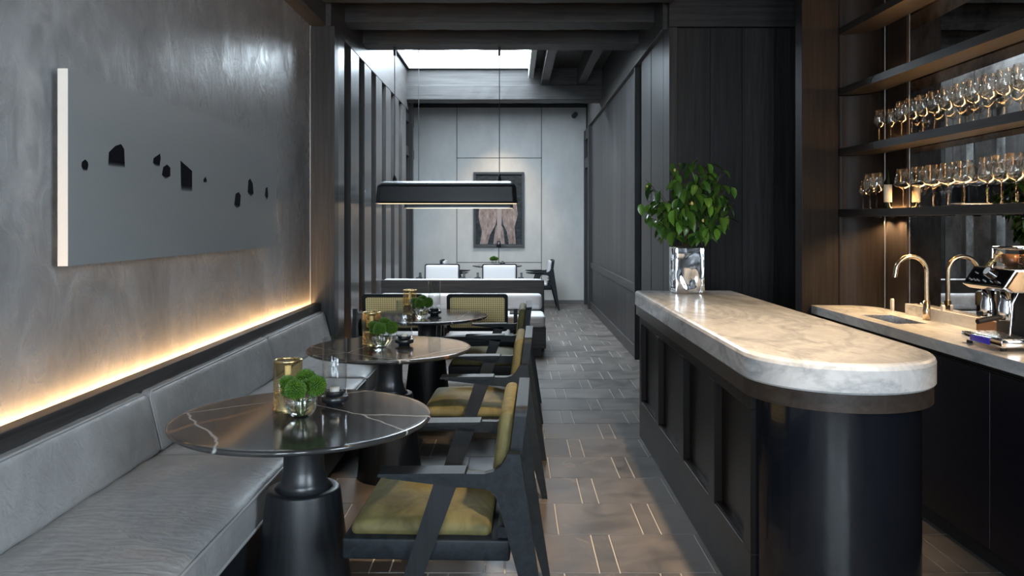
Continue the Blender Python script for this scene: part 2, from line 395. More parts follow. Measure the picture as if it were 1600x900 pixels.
# =================================================================== THE ROOM
def struct(name, label=None):
    o = link(name, None); o['kind'] = 'structure'
    if label: o['label'] = label
    return o
def bpart(name, mat, parent, *boxes, bevel=0, kind=None):
    b = MB()
    for x in boxes: b.box(*x)
    return b.build(name, mat, parent, kind, bevel)
XL, XR = -1.72, 1.33
CZ = 3.72
# ---- floor: slab with slate tiles laid on it
fl = MB().box(-2.4, 3.0, -2.7, 14.4, -.12, -.004).build('floor', M['grout'], kind='structure')
ROW, WT, NT, G = .405, .397, .085, .0050
PITCH = WT+NT
_tm = {}
def tile_mesh(w, d):
    k = (round(w, 3), round(d, 3))
    if k not in _tm:
        e = .0016
        b = MB(); b.add([(0,0,-.004),(w,0,-.004),(w,d,-.004),(0,d,-.004),(e,e,0),(w-e,e,0),(w-e,d-e,0),(e,d-e,0)],
                        [(4,5,6,7),(0,1,5,4),(1,2,6,5),(2,3,7,6),(3,0,4,7)])
        _tm[k] = b.mesh('tile', M['tile'])
    return _tm[k]
rest = MB(); ntile = 0
for r in range(-14, 29):
    y0 = 3.245+(r)*ROW; y1 = y0+ROW
    if y1 > 14.3 or y0 < -2.5: continue
    off = .361 if r % 2 == 0 else .61-PITCH
    k0 = int((-2.35-off)//PITCH)
    x = off+k0*PITCH
    while x < 2.5:
        for (a, w) in ((x, NT), (x+NT, WT)):
            near = 2.0 < y0 < 9.2 and a+w > max(-.95, -.55*y0) and a < (0.86 if y0 > 2.2 else 2.5)
            bar_side = 3.1 < y0 < 4.6 and 1.3 < a < 2.0
            if (near or bar_side) and ntile < 300:
                o = link('tile', tile_mesh(w-G, ROW-G), fl); o.location = (a+G/2, y0+G/2, 0); ntile += 1
            else:
                rest.add([(a+G/2, y0+G/2, 0), (a+w-G/2, y0+G/2, 0), (a+w-G/2, y1-G/2, 0), (a+G/2, y1-G/2, 0),
                          (a+G/2, y0+G/2, -.004), (a+w-G/2, y0+G/2, -.004), (a+w-G/2, y1-G/2, -.004), (a+G/2, y1-G/2, -.004)],
                         [(0,1,2,3), (0,4,5,1), (1,5,6,2), (2,6,7,3), (3,7,4,0)])
        x += PITCH
rest.build('tile_paving', M['tile'], fl, 'stuff')

# ---- ceiling with beams, rafters and the skylight shaft
ce = struct('ceiling')
bpart('ceiling_board', M['oak_y'], ce, (-2.4, SKX0, -2.7, 14.4, CZ, CZ+.12), (SKX1, 3.0, -2.7, FSY0, CZ, CZ+.12), (SKX1, 3.0, FSY1, 14.4, CZ, CZ+.12), (FSX1, 3.0, FSY0, FSY1, CZ, CZ+.12),
      (SKX0, SKX1, -2.7, SKY0, CZ, CZ+.12), (SKX0, SKX1, SKY1, 11.7, CZ, CZ+.12), (SKX0, FSX0, 11.7, 14.4, CZ, CZ+.12), (FSX0, SKX1, 11.7, FSY0, CZ, CZ+.12), (FSX0, SKX1, FSY1, 14.4, CZ, CZ+.12))
for y0, y1, z0, z1 in ((6.28, 6.54, 3.30, 3.54), (7.16, 7.45, 3.30, 3.52), (8.02, 8.32, 3.30, 3.55), (11.32, 11.66, 3.25, 3.47)):
    b = MB().rbox(-1.66, XR, y0, y1, z0, z1, r=.012, n=1, div=(24, 1, 1), wob=.003, seed=int(y0*10), smooth=False)
    b.build('beam', M['oak_x'], ce)
bpart('beam', M['oak_x'], ce, (-1.66, XR, 11.36, 11.6, 3.47, CZ))
for y in (4.6, 2.8, 1.0): bpart('beam', M['oak_x'], ce, (-1.66, 2.3, y, y+.28, 3.30, 3.54))
for x0, x1 in ((-.80, -.65), (.45, .60)): bpart('rafter', M['oak_y'], ce, (x0, x1, -2.6, 8.3, 3.545, CZ))
for x0, x1 in ((.40, .51), (.93, 1.04)): bpart('rafter', M['oak_y'], ce, (x0, x1, 8.32, 11.36, 3.475, CZ))
M['reveal'] = plain('pale_grey_reveal', (.45, .46, .46), .6)
sk = struct('window_1', 'bright milky skylight in the beamed ceiling above the aisle')
bpart('reveal', M['reveal'], sk, (SKX1-.02, SKX1+.05, SKY0, SKY1, 3.56, CZ-.001), (SKX1-.02, SKX1-.001, SKY0, SKY1, CZ, SKZ), (SKX0+.001, SKX0+.02, SKY0+.02, SKY1-.02, CZ-.02, SKZ),
      (SKX0, SKX1-.02, SKY0+.001, SKY0+.02, CZ-.02, SKZ), (SKX0, SKX1-.02, SKY1-.02, SKY1-.001, CZ-.02, SKZ))
bpart('pane', M['pane'], sk, (SKX0-.05, SKX1+.05, SKY0-.05, SKY1+.05, SKZ, SKZ+.012))

sk2 = struct('window_5', 'added unseen skylight that brightens the far wall, behind the cross beam')  # unseen opening added for daylight on the far wall
bpart('pane', M['pane'], sk2, (FSX0-.05, FSX1+.05, FSY0-.05, FSY1+.05, CZ+.121, CZ+.133))
# ---- left wall: plaster, post, open screen of upright fins
wl = struct('wall_left')
bpart('plaster_face', M['plaster'], wl, (XL-.2, XL, -2.7, 6.62, 0, 3.13))
bpart('edge_bead', plain('pale_metal_bead', (.5, .49, .47), .4, 1.0), wl, (XL, XL+.003, 6.612, 6.618, 0, 3.13))
bpart('header', M['oak_y'], wl, (XL-.2, XL+.13, -2.7, 6.62, 3.13, CZ), bevel=.004)
bpart('post', M['oak'], wl, (XL-.2, -1.515, 6.62, 6.77, 0, 3.13), bevel=.004)
bpart('header', M['oak_y'], wl, (XL-.3, -1.545, 6.62, 11.5, 3.13, CZ), bevel=.004)
FX = -1.55
fy = 6.775
for k in range(7):
    bpart('fin', M['fin'], wl, (FX-.08, FX, fy, fy+.385, 0, 3.13), bevel=.003); fy += .683
bpart('screen_back', plain('pale_lime_plaster', (.82, .83, .82), .7), wl, (-1.92, -1.80, 6.78, 11.5, 0, 3.13))
bpart('light_strip', emit('warm_cove_strip', (1, .52, .2), 9), wl, (-1.79, -1.775, 6.8, 8.3, .05, .08))
for y0, y1, x0, x1 in ((11.5, 11.66, -2.02, -1.60), (13.5, 13.62, -1.95, -1.74), (12.45, 12.57, -1.95, -1.78)):
    bpart('post', M['oak'], wl, (x0, x1, y0, y1, 0, CZ), bevel=.003)
bpart('lining', M['oak'], wl, (-2.05, -1.90, 11.66, 14.2, 0, CZ))
bpart('rail', M['oak_y'], wl, (-1.9, -1.8, 11.66, 14.2, 2.62, 2.78), (-1.9, -1.8, 11.66, 14.2, 3.2, 3.34))

# ---- right side of the aisle
wr = struct('wall_right')
py = 8.42
i = 0
widths = [.40, .42, .38, .44, .40, .42, .46, .40, .42, .38, .40, .36]
while py < 13.28:
    w = min(widths[i % 12], 13.3-py); i += 1
    bpart('plank', M['oak'], wr, (XR, XR+.04, py+.002, py+w-.002, .80, 3.13)); bpart('plank', M['oak'], wr, (XR, XR+.04, py+.002, py+w-.002, .13, .70)); py += w
bpart('dado_rail', M['oak_y'], wr, (XR-.015, XR+.04, 8.42, 13.3, .70, .80), bevel=.004)
bpart('backing', M['dark'], wr, (XR+.04, XR+.2, 8.1, 14.2, 0, CZ), (XR+.04, XR+.2, 6.8, 8.1, 0, CZ))
bpart('header', M['oak_y'], wr, (XR-.04, XR+.04, 6.74, 13.6, 3.13, CZ), bevel=.004)
bpart('post', M['oak'], wr, (XR-.03, XR+.04, 8.36, 8.42, 0, 3.13), bevel=.003)
for y0, y1 in ((6.74, 6.92), (6.93, 7.52), (7.55, 8.10)): bpart('plank', M['oak'], wr, (XR, XR+.04, y0, y1, 0, 3.13), bevel=.002)
bbr = MB().box(XR-.022, XR, 8.42, 13.3, 0, .13).build('baseboard_right', M['oak_y'], kind='structure', bevel=.003)
dr = struct('door_1', 'dark doorway with transom panels beside the far wall')
bpart('jamb', M['oak'], dr, (XR-.05, XR+.04, 13.3, 13.44, 0, 3.13), (XR-.05, XR+.04, 14.06, 14.2, 0, 3.13))
bpart('transom', M['oak_y'], dr, (XR-.04, XR+.04, 13.44, 14.06, 2.45, 2.62), (XR-.04, XR+.04, 13.44, 14.06, 2.95, 3.13))
bpart('panel', M['oak'], dr, (XR+.0, XR+.03, 13.44, 14.06, 2.64, 2.93))
bpart('door_leaf', M['dark'], dr, (XR+.01, XR+.04, 13.44, 14.06, 0, 2.45))
# ---- plank wall that faces the room behind the bar
we = struct('wall_bar_end')
xs = [1.33+.075, 1.69, 1.965, 2.24, 2.50, 2.70]
bpart('corner_post', M['oak'], we, (1.33, 1.40, 6.66, 6.74, 0, 3.13), bevel=.003)
for a, b in zip(xs[:-1], xs[1:]): bpart('plank', M['oak'], we, (a+.002, b-.002, 6.70, 6.74, 0, 3.13))
bpart('header', M['oak_x'], we, (1.33, 2.7, 6.66, 6.74, 3.135, CZ))
bpart('backing', M['dark'], we, (1.37, 2.7, 6.745, 6.80, 0, CZ))
# ---- far wall
wf = struct('wall_far')
YF = 14.2
bpart('backing', M['dark'], wf, (-2.1, 1.6, YF, YF+.12, 0, CZ))
X1, X2 = (714-802)/1220*YF, (846-802)/1220*YF
Z1, Z2 = 1.45+103*YF/1220, 1.45-60*YF/1220
for (a, b, c, d) in ((-1.9, X1, .06, 3.57), (X2, XR, .06, 3.57), (X1, X2, Z1, 3.57), (X1, X2, Z2, Z1), (X1, X2, .06, Z2)):
    bpart('panel', M['farplaster'], wf, (a+.006, b-.006, YF-.02, YF, c+.006, d-.006))
bpart('header', M['dark'], wf, (-1.9, XR, YF-.03, YF, 3.57, CZ))
MB().box(-1.9, XR-.05, YF-.03, YF-.02, 0, .07).build('baseboard_far', plain('grey_skirting', (.10, .10, .10), .5), kind='structure')
# ---- bar side wall, pillar, curved niche
ws = struct('wall_bar_side')
XM = 2.34
wn = struct('wall_bar_niche')
bpart('panelling', M['brown'], ws, (XM+.02, XM+.3, SWY1, 5.0, 0, CZ), (XM+.02, XM+.3, -2.7, SWY0, 0, CZ), (XM+.02, XM+.3, SWY0, SWY1, 0, SWZ0), (XM+.02, XM+.3, SWY0, SWY1, SWZ1, CZ))
bpart('panelling', M['brown'], ws, (XM+.3, XM+.4, 5.0, 6.8, 0, CZ))
bpart('pillar', M['brown'], wn, (1.885, 2.125, 5.10, 5.22, 0, CZ), bevel=.004)
cv = MB(); n = 14; R_ = .215
for zz in ((.92, 1.50), (1.545, 1.893), (1.943, 2.285), (2.337, CZ)):
    cc = (2.125, 4.88)
    inner = [(cc[0]+R_*math.sin(PI/2*i/n), cc[1]+(5.10-4.88)*math.cos(PI/2*i/n)) for i in range(n+1)]
    outer = [(2.40, 4.88), (2.40, 5.20), (2.125, 5.20)]
    cv = MB().prism(inner+outer, 'z', zz[0]+.001, zz[1]-.001)
    for q in range(len(cv.sm)): cv.sm[q] = q >= 2 and q-2 < n
    cv.build('curved_panel', M['brown'], wn)
bpart('flat_panel', M['brown'], ws, (XM-.012, XM+.02, 4.62, 4.86, .925, CZ))
# ---- street wall behind the viewer with two tall windows
wb = struct('wall_back')
zb = [(-2.4, 3.0, 0, WZ0), (-2.4, 3.0, WZ1, CZ), (-2.4, WIN[0][0], WZ0, WZ1), (WIN[0][1], WIN[1][0], WZ0, WZ1), (WIN[1][1], 3.0, WZ0, WZ1)]
bpart('masonry', M['oak'], wb, *[(a, b, WY-.1, WY, c, d) for a, b, c, d in zb])
for i, (a, b) in enumerate(WIN):
    w = struct('window_%d' % (i+2))
    xm = (a+b)/2
    bpart('frame', M['black_z'], w, (a, a+.05, WY-.08, WY-.02, WZ0, WZ1), (b-.05, b, WY-.08, WY-.02, WZ0, WZ1), (xm-.03, xm+.03, WY-.08, WY-.02, WZ0, WZ1),
          (a, b, WY-.08, WY-.02, WZ0, WZ0+.06), (a, b, WY-.08, WY-.02, WZ1-.06, WZ1), (a, b, WY-.08, WY-.02, 2.15, 2.2))
    for p0, p1 in ((a+.05, xm-.03), (xm+.03, b-.05)):
        for q0, q1 in ((WZ0+.06, 2.15), (2.2, WZ1-.06)): bpart('pane', M['pane'], w, (p0, p1, WY-.055, WY-.05, q0, q1))

w = struct('window_4')  # unseen window added so daylight reaches the left wall
ym = (SWY0+SWY1)/2
bpart('frame', M['black_z'], w, (SWX, SWX+.06, SWY0, SWY0+.05, SWZ0, SWZ1), (SWX, SWX+.06, SWY1-.05, SWY1, SWZ0, SWZ1), (SWX, SWX+.06, ym-.03, ym+.03, SWZ0, SWZ1),
      (SWX, SWX+.06, SWY0, SWY1, SWZ0, SWZ0+.05), (SWX, SWX+.06, SWY0, SWY1, SWZ1-.05, SWZ1))
for q0, q1 in ((SWY0+.05, ym-.03), (ym+.03, SWY1-.05)): bpart('pane', M['pane'], w, (SWX+.03, SWX+.035, q0, q1, SWZ0+.05, SWZ1-.05))

# ---- recessed spotlights in the ceiling over bar and aisle
def downlight(x, y, tx, ty, tz, watt, size, label):
    t = thing('ceiling_spotlight', label, 'spotlight', (x, y, CZ), group='ceiling spotlights over bar and aisle')
    MB().lathe([(.0, -.001), (.045, -.001), (.045, -.10), (.038, -.10), (.038, -.012), (0, -.012)], 20).build('housing', M['blackmetal'], t)
    MB().lathe([(0, -.085), (.036, -.085), (.036, -.08), (0, -.08)], 20).build('lens', M['spotglow'], t)
    l = bpy.data.lights.new('spot_lamp', 'SPOT'); l.energy = watt; l.color = (1, .74, .48); l.spot_size = math.radians(size); l.spot_blend = .7; l.shadow_soft_size = .06
    o = bpy.data.objects.new('spot_lamp', l); C.objects.link(o); o.parent = t; o.location = (0, 0, -.11)
    d = Vector((tx-x, ty-y, tz-CZ)); o.rotation_euler = d.to_track_quat('-Z', 'Y').to_euler()
downlight(1.10, 2.05, .42, 3.9, 0, 260, 48, 'black ceiling spotlight over the rounded end of the bar')
downlight(1.12, 4.10, 1.15, 4.2, 1, 38, 50, 'black ceiling spotlight over the middle of the marble bar top')
downlight(.10, 3.50, -.25, 3.1, .4, 15, 60, 'black ceiling spotlight over the olive armchairs in the aisle')
downlight(-.26, 12.95, -.26, 14.2, 1.45, 48, 62, 'black ceiling spotlight aimed at the framed picture')
# =================================================================== PAINTING
t = thing('painting', 'long grey canvas with floating dark rocks on the plaster wall', 'painting', (XL, 4.125, 1.295))
L_, H_ = 2.51, .727
M['canvasfront'] = None
def canvasmat():
    m, tt, p = nt('misty_grey_print')
    n = node(tt, 'ShaderNodeTexNoise', Scale=1.2, Detail=4.0); tt.links.new(coords(tt, (1, .5, 2)), n.inputs[0])
    tt.links.new(ramp(tt, n.outputs[0], [(.3, (.195, .203, .208)), (.7, (.23, .235, .235))]), p.inputs['Base Color']); p.inputs['Roughness'].default_value = .42; return m
bx0, bx1 = .045, .082
MB().box(bx0, bx1, -L_/2, L_/2, 0, H_).build('canvas', plain('white_canvas_edge', (.52, .515, .49), .7, spec=.2), t)
MB().box(bx1, bx1+.002, -L_/2, L_/2, 0, H_).build('print', canvasmat(), t)
for q in (-1.0, .9): MB().box(0, bx0, q, q+.1, .5, .6).build('hanging_bracket', M['dark'], t)
def rockmat():
    m, tt, p = nt('soft_black_print'); p.inputs['Base Color'].default_value = (.006, .006, .008, 1); p.inputs['Roughness'].default_value = .9; p.inputs['Specular IOR Level'].default_value = .05
    s = node(tt, 'ShaderNodeSeparateXYZ'); tt.links.new(coords(tt, space='Generated'), s.inputs[0])
    tt.links.new(ramp(tt, s.outputs[2], [(0, (.0,)*3), (.28, (1,)*3)]), p.inputs['Alpha']); return m
RM = rockmat()
def px2wall(px, py, X):
    d = X*1220/(px-802); return d, 1.45-(py-350)*d/1220
for poly in ([(127,259),(128,253),(133,249),(137,253),(138,258),(136,267),(130,267)], [(169,258),(170,238),(180,228),(189,225),(194,233),(195,262),(170,260)],
             [(239,254),(240,247),(250,240),(251,247),(249,261),(243,260)], [(253,273),(255,261),(261,257),(266,262),(266,275),(258,280)],
             [(282,251),(300,267),(300,299),(283,299)], [(318,281),(321,276),(323,282),(322,286),(318,285)],
             [(366,320),(368,303),(373,300),(376,305),(375,322),(370,326)], [(387,300),(388,282),(391,279),(395,287),(396,302),(392,308)], [(414,305),(415,294),(418,292),(419,306),(417,313)]):
    q = [px2wall(x, y, XL+bx1+.002) for x, y in poly]
    MB().prism([(a-4.125, b-1.295) for a, b in q], 'x', bx1+.002, bx1+.0026).build('rock_print', RM, t)

# =================================================================== LEFT BANQUETTE
bq = thing('banquette', 'dark wooden banquette base with glowing ledge under the grey cushions', 'banquette', (-1.35, 3.9, 0))
def wbox(parent, name, mat, *bs, bevel=0):
    b = MB(); o = parent.location
    for q in bs: b.box(q[0]-o.x, q[1]-o.x, q[2]-o.y, q[3]-o.y, q[4]-o.z, q[5]-o.z)
    return b.build(name, mat, parent, bevel=bevel)
wbox(bq, 'plinth', M['dark'], (-1.66, -1.10, 1.0, 6.55, 0, .10))
wbox(bq, 'seat_box', M['black'], (-1.66, -.99, 1.0, 6.58, .10, .30), bevel=.003)
wbox(bq, 'back_board', M['black'], (-1.69, -1.655, 1.0, 6.60, .10, .70))
wbox(bq, 'ledge', M['oak_y'], (-1.69, -1.625, 1.0, 6.60, .70, .785), bevel=.003)
wbox(bq, 'light_strip', M['led'], (-1.717, -1.693, 1.0, 6.58, .738, .745))
ys = [(1.02, 1.775), (1.785, 3.395), (3.405, 5.045), (5.055, 6.56)]
back_lab = ['grey leather back cushion nearest the viewer', 'grey leather back cushion beside the nearest marble table', 'grey leather back cushion between the first and second tables',
            'short grey leather back cushion against the wooden post']
seat_lab = ['grey leather seat cushion nearest the viewer', 'grey leather seat cushion under the edge of the nearest table', 'grey leather seat cushion between the first and second tables',
            'grey leather seat cushion beside the second table and post']
def ring(x0, x1, y0, y1, z, r=.0055, dip=.012):
    p = []
    c = .03
    for cx, cy, a in ((x1-c, y1-c, 0), (x0+c, y1-c, 90), (x0+c, y0+c, 180), (x1-c, y0+c, 270)):
        for k in range(4): th = math.radians(a+k*30); p.append((cx+c*math.cos(th), cy+c*math.sin(th), z))
    return p+[p[0]]
for k, (a, b) in enumerate(ys):
    L = b-a
    s = thing('seat_cushion', seat_lab[k], 'cushion', (-1.25, (a+b)/2, .30), group='grey banquette seat cushions')
    pad = MB().rbox(-.325, .305, -L/2, L/2, 0, .155, r=.035, n=3, div=(10, 22, 2), crown=.018, wob=.0022, seed=k).build('pad', M['leather'], s)
    MB().tube(ring(-.322, .302, -L/2+.004, L/2-.004, .145), .006, 8).build('piping', M['piping'], pad)
    MB().tube(ring(-.322, .306, -L/2+.002, L/2-.002, .030), .006, 8).build('piping', M['piping'], pad)
    s = thing('back_cushion', back_lab[k], 'cushion', (-1.575, (a+b)/2, .455), group='grey banquette back cushions')
    h = .265
    sh = Matrix.Identity(4); sh[0][2] = -.24
    pad = MB().rbox(-.055, .055, -L/2, L/2, 0, h, r=.03, n=3, div=(3, 24, 6), wob=.0018, seed=k+9).xf(sh).build('pad', M['leather'], s)
    def edge(x):
        p = [(x, -L/2+.01, .02), (x, -L/2+.006, .1), (x, -L/2+.006, h-.03), (x, -L/2+.03, h-.004), (x, L/2-.03, h-.004), (x, L/2-.006, h-.03), (x, L/2-.006, .1), (x, L/2-.01, .02)]
        return p
    MB().tube(edge(.044), .006, 8).xf(sh).build('piping', M['piping'], pad)
    MB().tube(edge(-.040), .006, 8).xf(sh).build('piping', M['piping'], pad)

# =================================================================== MARBLE TABLES
TR = .468
def make_table(x, y, label, r=TR, rot=0):
    t = thing('dining_table', label, 'table', (x, y, 0), rot, group='round marble pedestal tables')
    MB().lathe([(0, .742), (r-.03, .742), (r-.012, .742), (r-.004, .7412), (r, .738), (r, .730), (r-.012, .722), (r-.05, .712), (0, .712)], 72).build('tabletop', M['tablemarble'], t)
    MB().lathe([(.0, .712), (.095, .712), (.078, .68), (.072, .62), (.074, .55), (.085, .50), (.105, .478), (0, .478)], 40).build('neck', M['blackmetal'], t)
    MB().lathe([(0, .478), (.11, .478), (.123, .478), (.131, .474), (.133, .468), (.150, .32), (.175, .1), (.185, .006), (.183, 0), (0, 0)], 48).build('pedestal', M['black_z'], t)
    return t
T = [(-.775, 2.89), (-.712, 4.50), (-.668, 6.07)]
labs = ['dark marble round table nearest the viewer with a white vein', 'dark marble round table, second along the grey banquette', 'dark marble round table farthest along the banquette, near cane chairs']
for (x, y), l, r in zip(T, labs, (0, 1.9, 4.0)): make_table(x, y, l, rot=r)
near = ['nearest table', 'second table', 'third table']
def petals(rad, n, seed):
    b = MB(); rr = random.Random(seed)
    for i in range(n):
        z = 1-2*(i+.5)/n*.86; a = i*2.39996; q = math.sqrt(max(0, 1-z*z))
        d = Vector((q*math.cos(a), q*math.sin(a), z)); u = d.orthogonal().normalized(); w = d.cross(u)
        l = rad*rr.uniform(.92, 1.05); s = rad*.085
        p0 = d*rad*.55
        b.add([p0+u*s, p0+w*s, p0-u*s, p0-w*s, d*l+u*s*.6, d*l+w*s*.6, d*l-u*s*.6, d*l-w*s*.6],
              [(0,1,5,4), (1,2,6,5), (2,3,7,6), (3,0,4,7), (4,5,6,7)])
    b.lathe([(0, -rad*.62), (rad*.45, -rad*.45), (rad*.66, 0), (rad*.45, rad*.45), (0, rad*.62)], 12)
    return b.mesh('bloom', M['pom'])
POM = petals(.040, 300, 3)
def lamp(x, y, k):
    z = .742
    t = thing('table_lamp', ['gold and amber ribbed glass lamp on the nearest table', 'gold and amber ribbed glass lamp on the second table', 'gold and amber ribbed glass lamp on the third table'][k], 'lamp', (x, y, z), group='gold table lamps')
    R = .054
    MB().lathe([(0, 0), (R, 0), (R, .004), (R-.002, .006), (R-.002, .070), (0, .070)], 40).build('base', M['gold'], t)
    n = 40; vs = []; prof = []
    b = MB(); m = n*2
    for ri, zz in ((0, .070), (0, .183)):
        pass
    def rr(i, off): return R-.002+off + (.0014 if i % 2 else -.0014)
    vs = [(rr(i, 0)*math.cos(2*PI*i/m), rr(i, 0)*math.sin(2*PI*i/m), z_) for z_ in (.0705, .183) for i in range(m)]
    vi = [((R-.007)*math.cos(2*PI*i/m), (R-.007)*math.sin(2*PI*i/m), z_) for z_ in (.0705, .183) for i in range(m)]
    b.add(vs, [(i, (i+1) % m, (i+1) % m+m, i+m) for i in range(m)]); b.add(vi, [(i, i+m, (i+1) % m+m, (i+1) % m) for i in range(m)])
    b.add(vs+vi, [(i, 2*m+i, 2*m+(i+1) % m, (i+1) % m) for i in range(m)]+[(m+i, m+(i+1) % m, 3*m+(i+1) % m, 3*m+i) for i in range(m)])
    b.build('shade', M['amber'], t)
    MB().lathe([(R-.012, .183), (R, .183), (R+.001, .186), (R, .190), (R-.012, .190)], 40, closed=True).build('rim', M['gold'], t)
    MB().lathe([(0, .070), (.012, .070), (.012, .165), (0, .168)], 16).build('bulb', plain('frosted_bulb', (.8, .75, .6), .5), t)
def bowl(x, y, k, poms):
    z = .742
    t = thing('flower_bowl', ['round clear glass bowl of green flowers on the nearest table', 'round clear glass bowl of green flowers on the second table', 'round clear glass bowl of green flowers on the third table'][k], 'vase', (x, y, z), group='round glass flower bowls')
    prof = [(.0, 0), (.028, 0), (.048, .016), (.061, .042), (.060, .065), (.048, .086), (.038, .096), (.034, .094), (.044, .083), (.056, .064), (.057, .043), (.045, .019), (.026, .006), (0, .006)]
    MB().lathe(prof, 40).build('glass', M['glass'], t)
    MB().lathe([(0, .0065), (.026, .0065), (.045, .0195), (.0565, .043), (.056, .06), (0, .06)], 32).build('water', glassmat('water', (.93, .97, .93), 0, 1.33), t)
    for j, (dx, dy, dz) in enumerate(poms):
        where = ['front', 'left-hand', 'right-hand', 'rear'][j]
        f = thing('pompon_flower', 'bright green pompon flower, %s one in the bowl on the %s' % (where, near[k]), 'flower', (x+dx, y+dy, z+dz), group='green pompon flowers')
        o = link('bloom', POM, f); o.rotation_euler = (j*.7, j*1.3, j)
        MB().tube([(0, 0, -.03), (-dx*.5, -dy*.5, -.05), (-dx*.9, -dy*.9, .012-dz)], .0025, 6).build('stem', M['pom'], f)
def hurricane(x, y, k):
    z = .742
    t = thing('candle_holder', ['clear glass cylinder candle holder with black base on the nearest table', 'clear glass cylinder candle holder with black base on the second table', 'clear glass cylinder candle holder with black base on the third table'][k], 'candle holder', (x, y, z), group='hurricane candle holders')
    MB().lathe([(0, 0), (.032, 0), (.033, .008), (.040, .012), (.053, .016), (.054, .034), (.049, .037), (.0, .037)], 36).build('base', M['blackmetal'], t)
    MB().lathe([(.024, .037), (.034, .037), (.036, .052), (.033, .055), (.026, .055), (.024, .050)], 28, closed=True).build('cup', M['blackmetal'], t)
    MB().lathe([(.0475, .0375), (.0475, .262), (.0445, .262), (.0445, .0375)], 40, closed=True).build('chimney', M['glass'], t)
    MB().lathe([(0, .0372), (.019, .0372), (.019, .068), (0, .068)], 20).build('candle', M['candle'], t)
POMS = [(-.006, -.046, .108), (-.050, .012, .110), (.052, .006, .112), (.006, .052, .126)]
lamp(-.863, 2.99, 0); bowl(-.781, 2.87, 0, POMS); hurricane(-.70, 3.06, 0)
lamp(-.835, 4.60, 1); bowl(-.755, 4.49, 1, POMS); hurricane(-.636, 4.56, 1)
lamp(-.815, 6.16, 2); bowl(-.700, 5.93, 2, POMS); hurricane(-.612, 6.06, 2)

# =================================================================== ARMCHAIRS
_chair_mesh = {}
def chair_mesh(key, fn):
    if key not in _chair_mesh: _chair_mesh[key] = fn()
    return _chair_mesh[key]
def arc(cx, cz, r, a0, a1, n=6): return [(cx+r*math.cos(math.radians(a0+(a1-a0)*i/n)), cz+r*math.sin(math.radians(a0+(a1-a0)*i/n))) for i in range(n+1)]
def rrect(w, h, r, n=5):
    p = []
    for cx, cy, a in ((w-r, h-r, 0), (-w+r, h-r, 90), (-w+r, -h+r, 180), (w-r, -h+r, 270)):
        for k in range(n+1): th = math.radians(a+90*k/n); p.append((cx+r*math.cos(th), cy+r*math.sin(th)))
    return p
TILT = .125
def back_xf(b):       # panel drawn in (x thick, y, z) about z=.66, leaned back
    Mx = Matrix.Identity(4); Mx[0][2] = TILT; Mx[0][3] = .215-TILT*.66
    return b.xf(Mx)
def make_chair(label, loc, rz, fabric, group):
    """faces -x; parts: seat frame, seat, back frame, cane panel, back cushion, legs, arms"""
    t = thing('armchair', label, 'chair', loc, rz, group=group)
    F = M[fabric]
    def part(name, key, fn, mat, x=None):
        me = chair_mesh((key, mat.name), lambda: fn().mesh(name, mat)); o = link(name, me, t); return o
    bev = lambda o, w=.004: (setattr(o.modifiers.new('bevel', 'BEVEL'), 'width', w), o)[1]
    part('seat_frame', 'sf', lambda: MB().rbox(-.355, .20, -.318, .318, .342, .412, r=.008, n=2), M['black'])
    part('seat_cushion', 'sc', lambda: MB().rbox(-.335, .135, -.285, .285, .405, .452, r=.03, n=3, div=(10, 10, 1), crown=.034, wob=.0012, seed=4), F)
    def bf():
        o, i = rrect(.268, .165, .03), rrect(.240, .137, .022); n = len(o); b = MB()
        for x0, x1 in ((-.02, .02),):
            v = [(x0, p[0], p[1]+.672) for p in o]+[(x1, p[0], p[1]+.672) for p in o]+[(x0, p[0], p[1]+.672) for p in i]+[(x1, p[0], p[1]+.672) for p in i]
            f = []
            for k in range(n):
                q = (k+1) % n
                f += [(k, q, n+q, n+k), (2*n+k, 3*n+k, 3*n+q, 2*n+q), (n+k, n+q, 3*n+q, 3*n+k), (k, 2*n+k, 2*n+q, q)]
            b.add(v, f)
        return back_xf(b)
    bfr = part('back_frame', 'bf', bf, M['black'])
    part('cane_panel', 'cp', lambda: back_xf(MB().prism([(p[0], p[1]+.672) for p in rrect(.239, .136, .021)], 'x', .002, .010)), M['cane']).parent = bfr
    part('back_cushion', 'bc', lambda: back_xf(MB().rbox(-.070, -.0205, -.250, .250, .525, .822, r=.022, n=3, div=(1, 8, 6), wob=.001, seed=6)), F)
    for s in (-1, 1):
        ya, yb = (.318*s, .352*s)
        leg_f = [(-.045, .612), (.033, .612), (-.195, 0), (-.245, 0)]
        part('leg', ('fl', s), lambda: MB().prism(leg_f, 'y', min(ya, yb), max(ya, yb)), M['black_z'])
        leg_r = [(.340, 0), (.234, .705), (.194, .705), (.188, .690), (.172, .665), (.150, .648), (.120, .640), (.03, .640), (-.02, .634), (-.20, .628), (-.205, .622),
                 (-.06, .606), (.02, .596), (.09, .594), (.130, .588), (.150, .575), (.162, .552), (.312, 0)]
        part('leg', ('rl', s), lambda: MB().prism(leg_r, 'y', min(ya, yb), max(ya, yb)), M['black'])
        pad = [(-.228, .632), (-.222, .630), (.02, .632), (.06, .641), (.055, .646), (-.02, .645), (-.225, .641)]
        y0, y1 = sorted((.282*s, .368*s))
        part('armrest', ('ar', s), lambda: MB().prism(pad, 'y', y0, y1), M['black'])
    part('brace', 'br', lambda: MB().box(.16, .19, -.318, .318, .42, .455), M['black'])
    return t
g1 = 'olive armchairs facing the banquette'
make_chair('black armchair with olive velvet seat, nearest the viewer', (-.20, 2.885, 0), math.radians(-2), 'olive', g1)
make_chair('black armchair with olive velvet seat at the second table', (-.147, 4.48, 0), math.radians(-2), 'olive', g1)
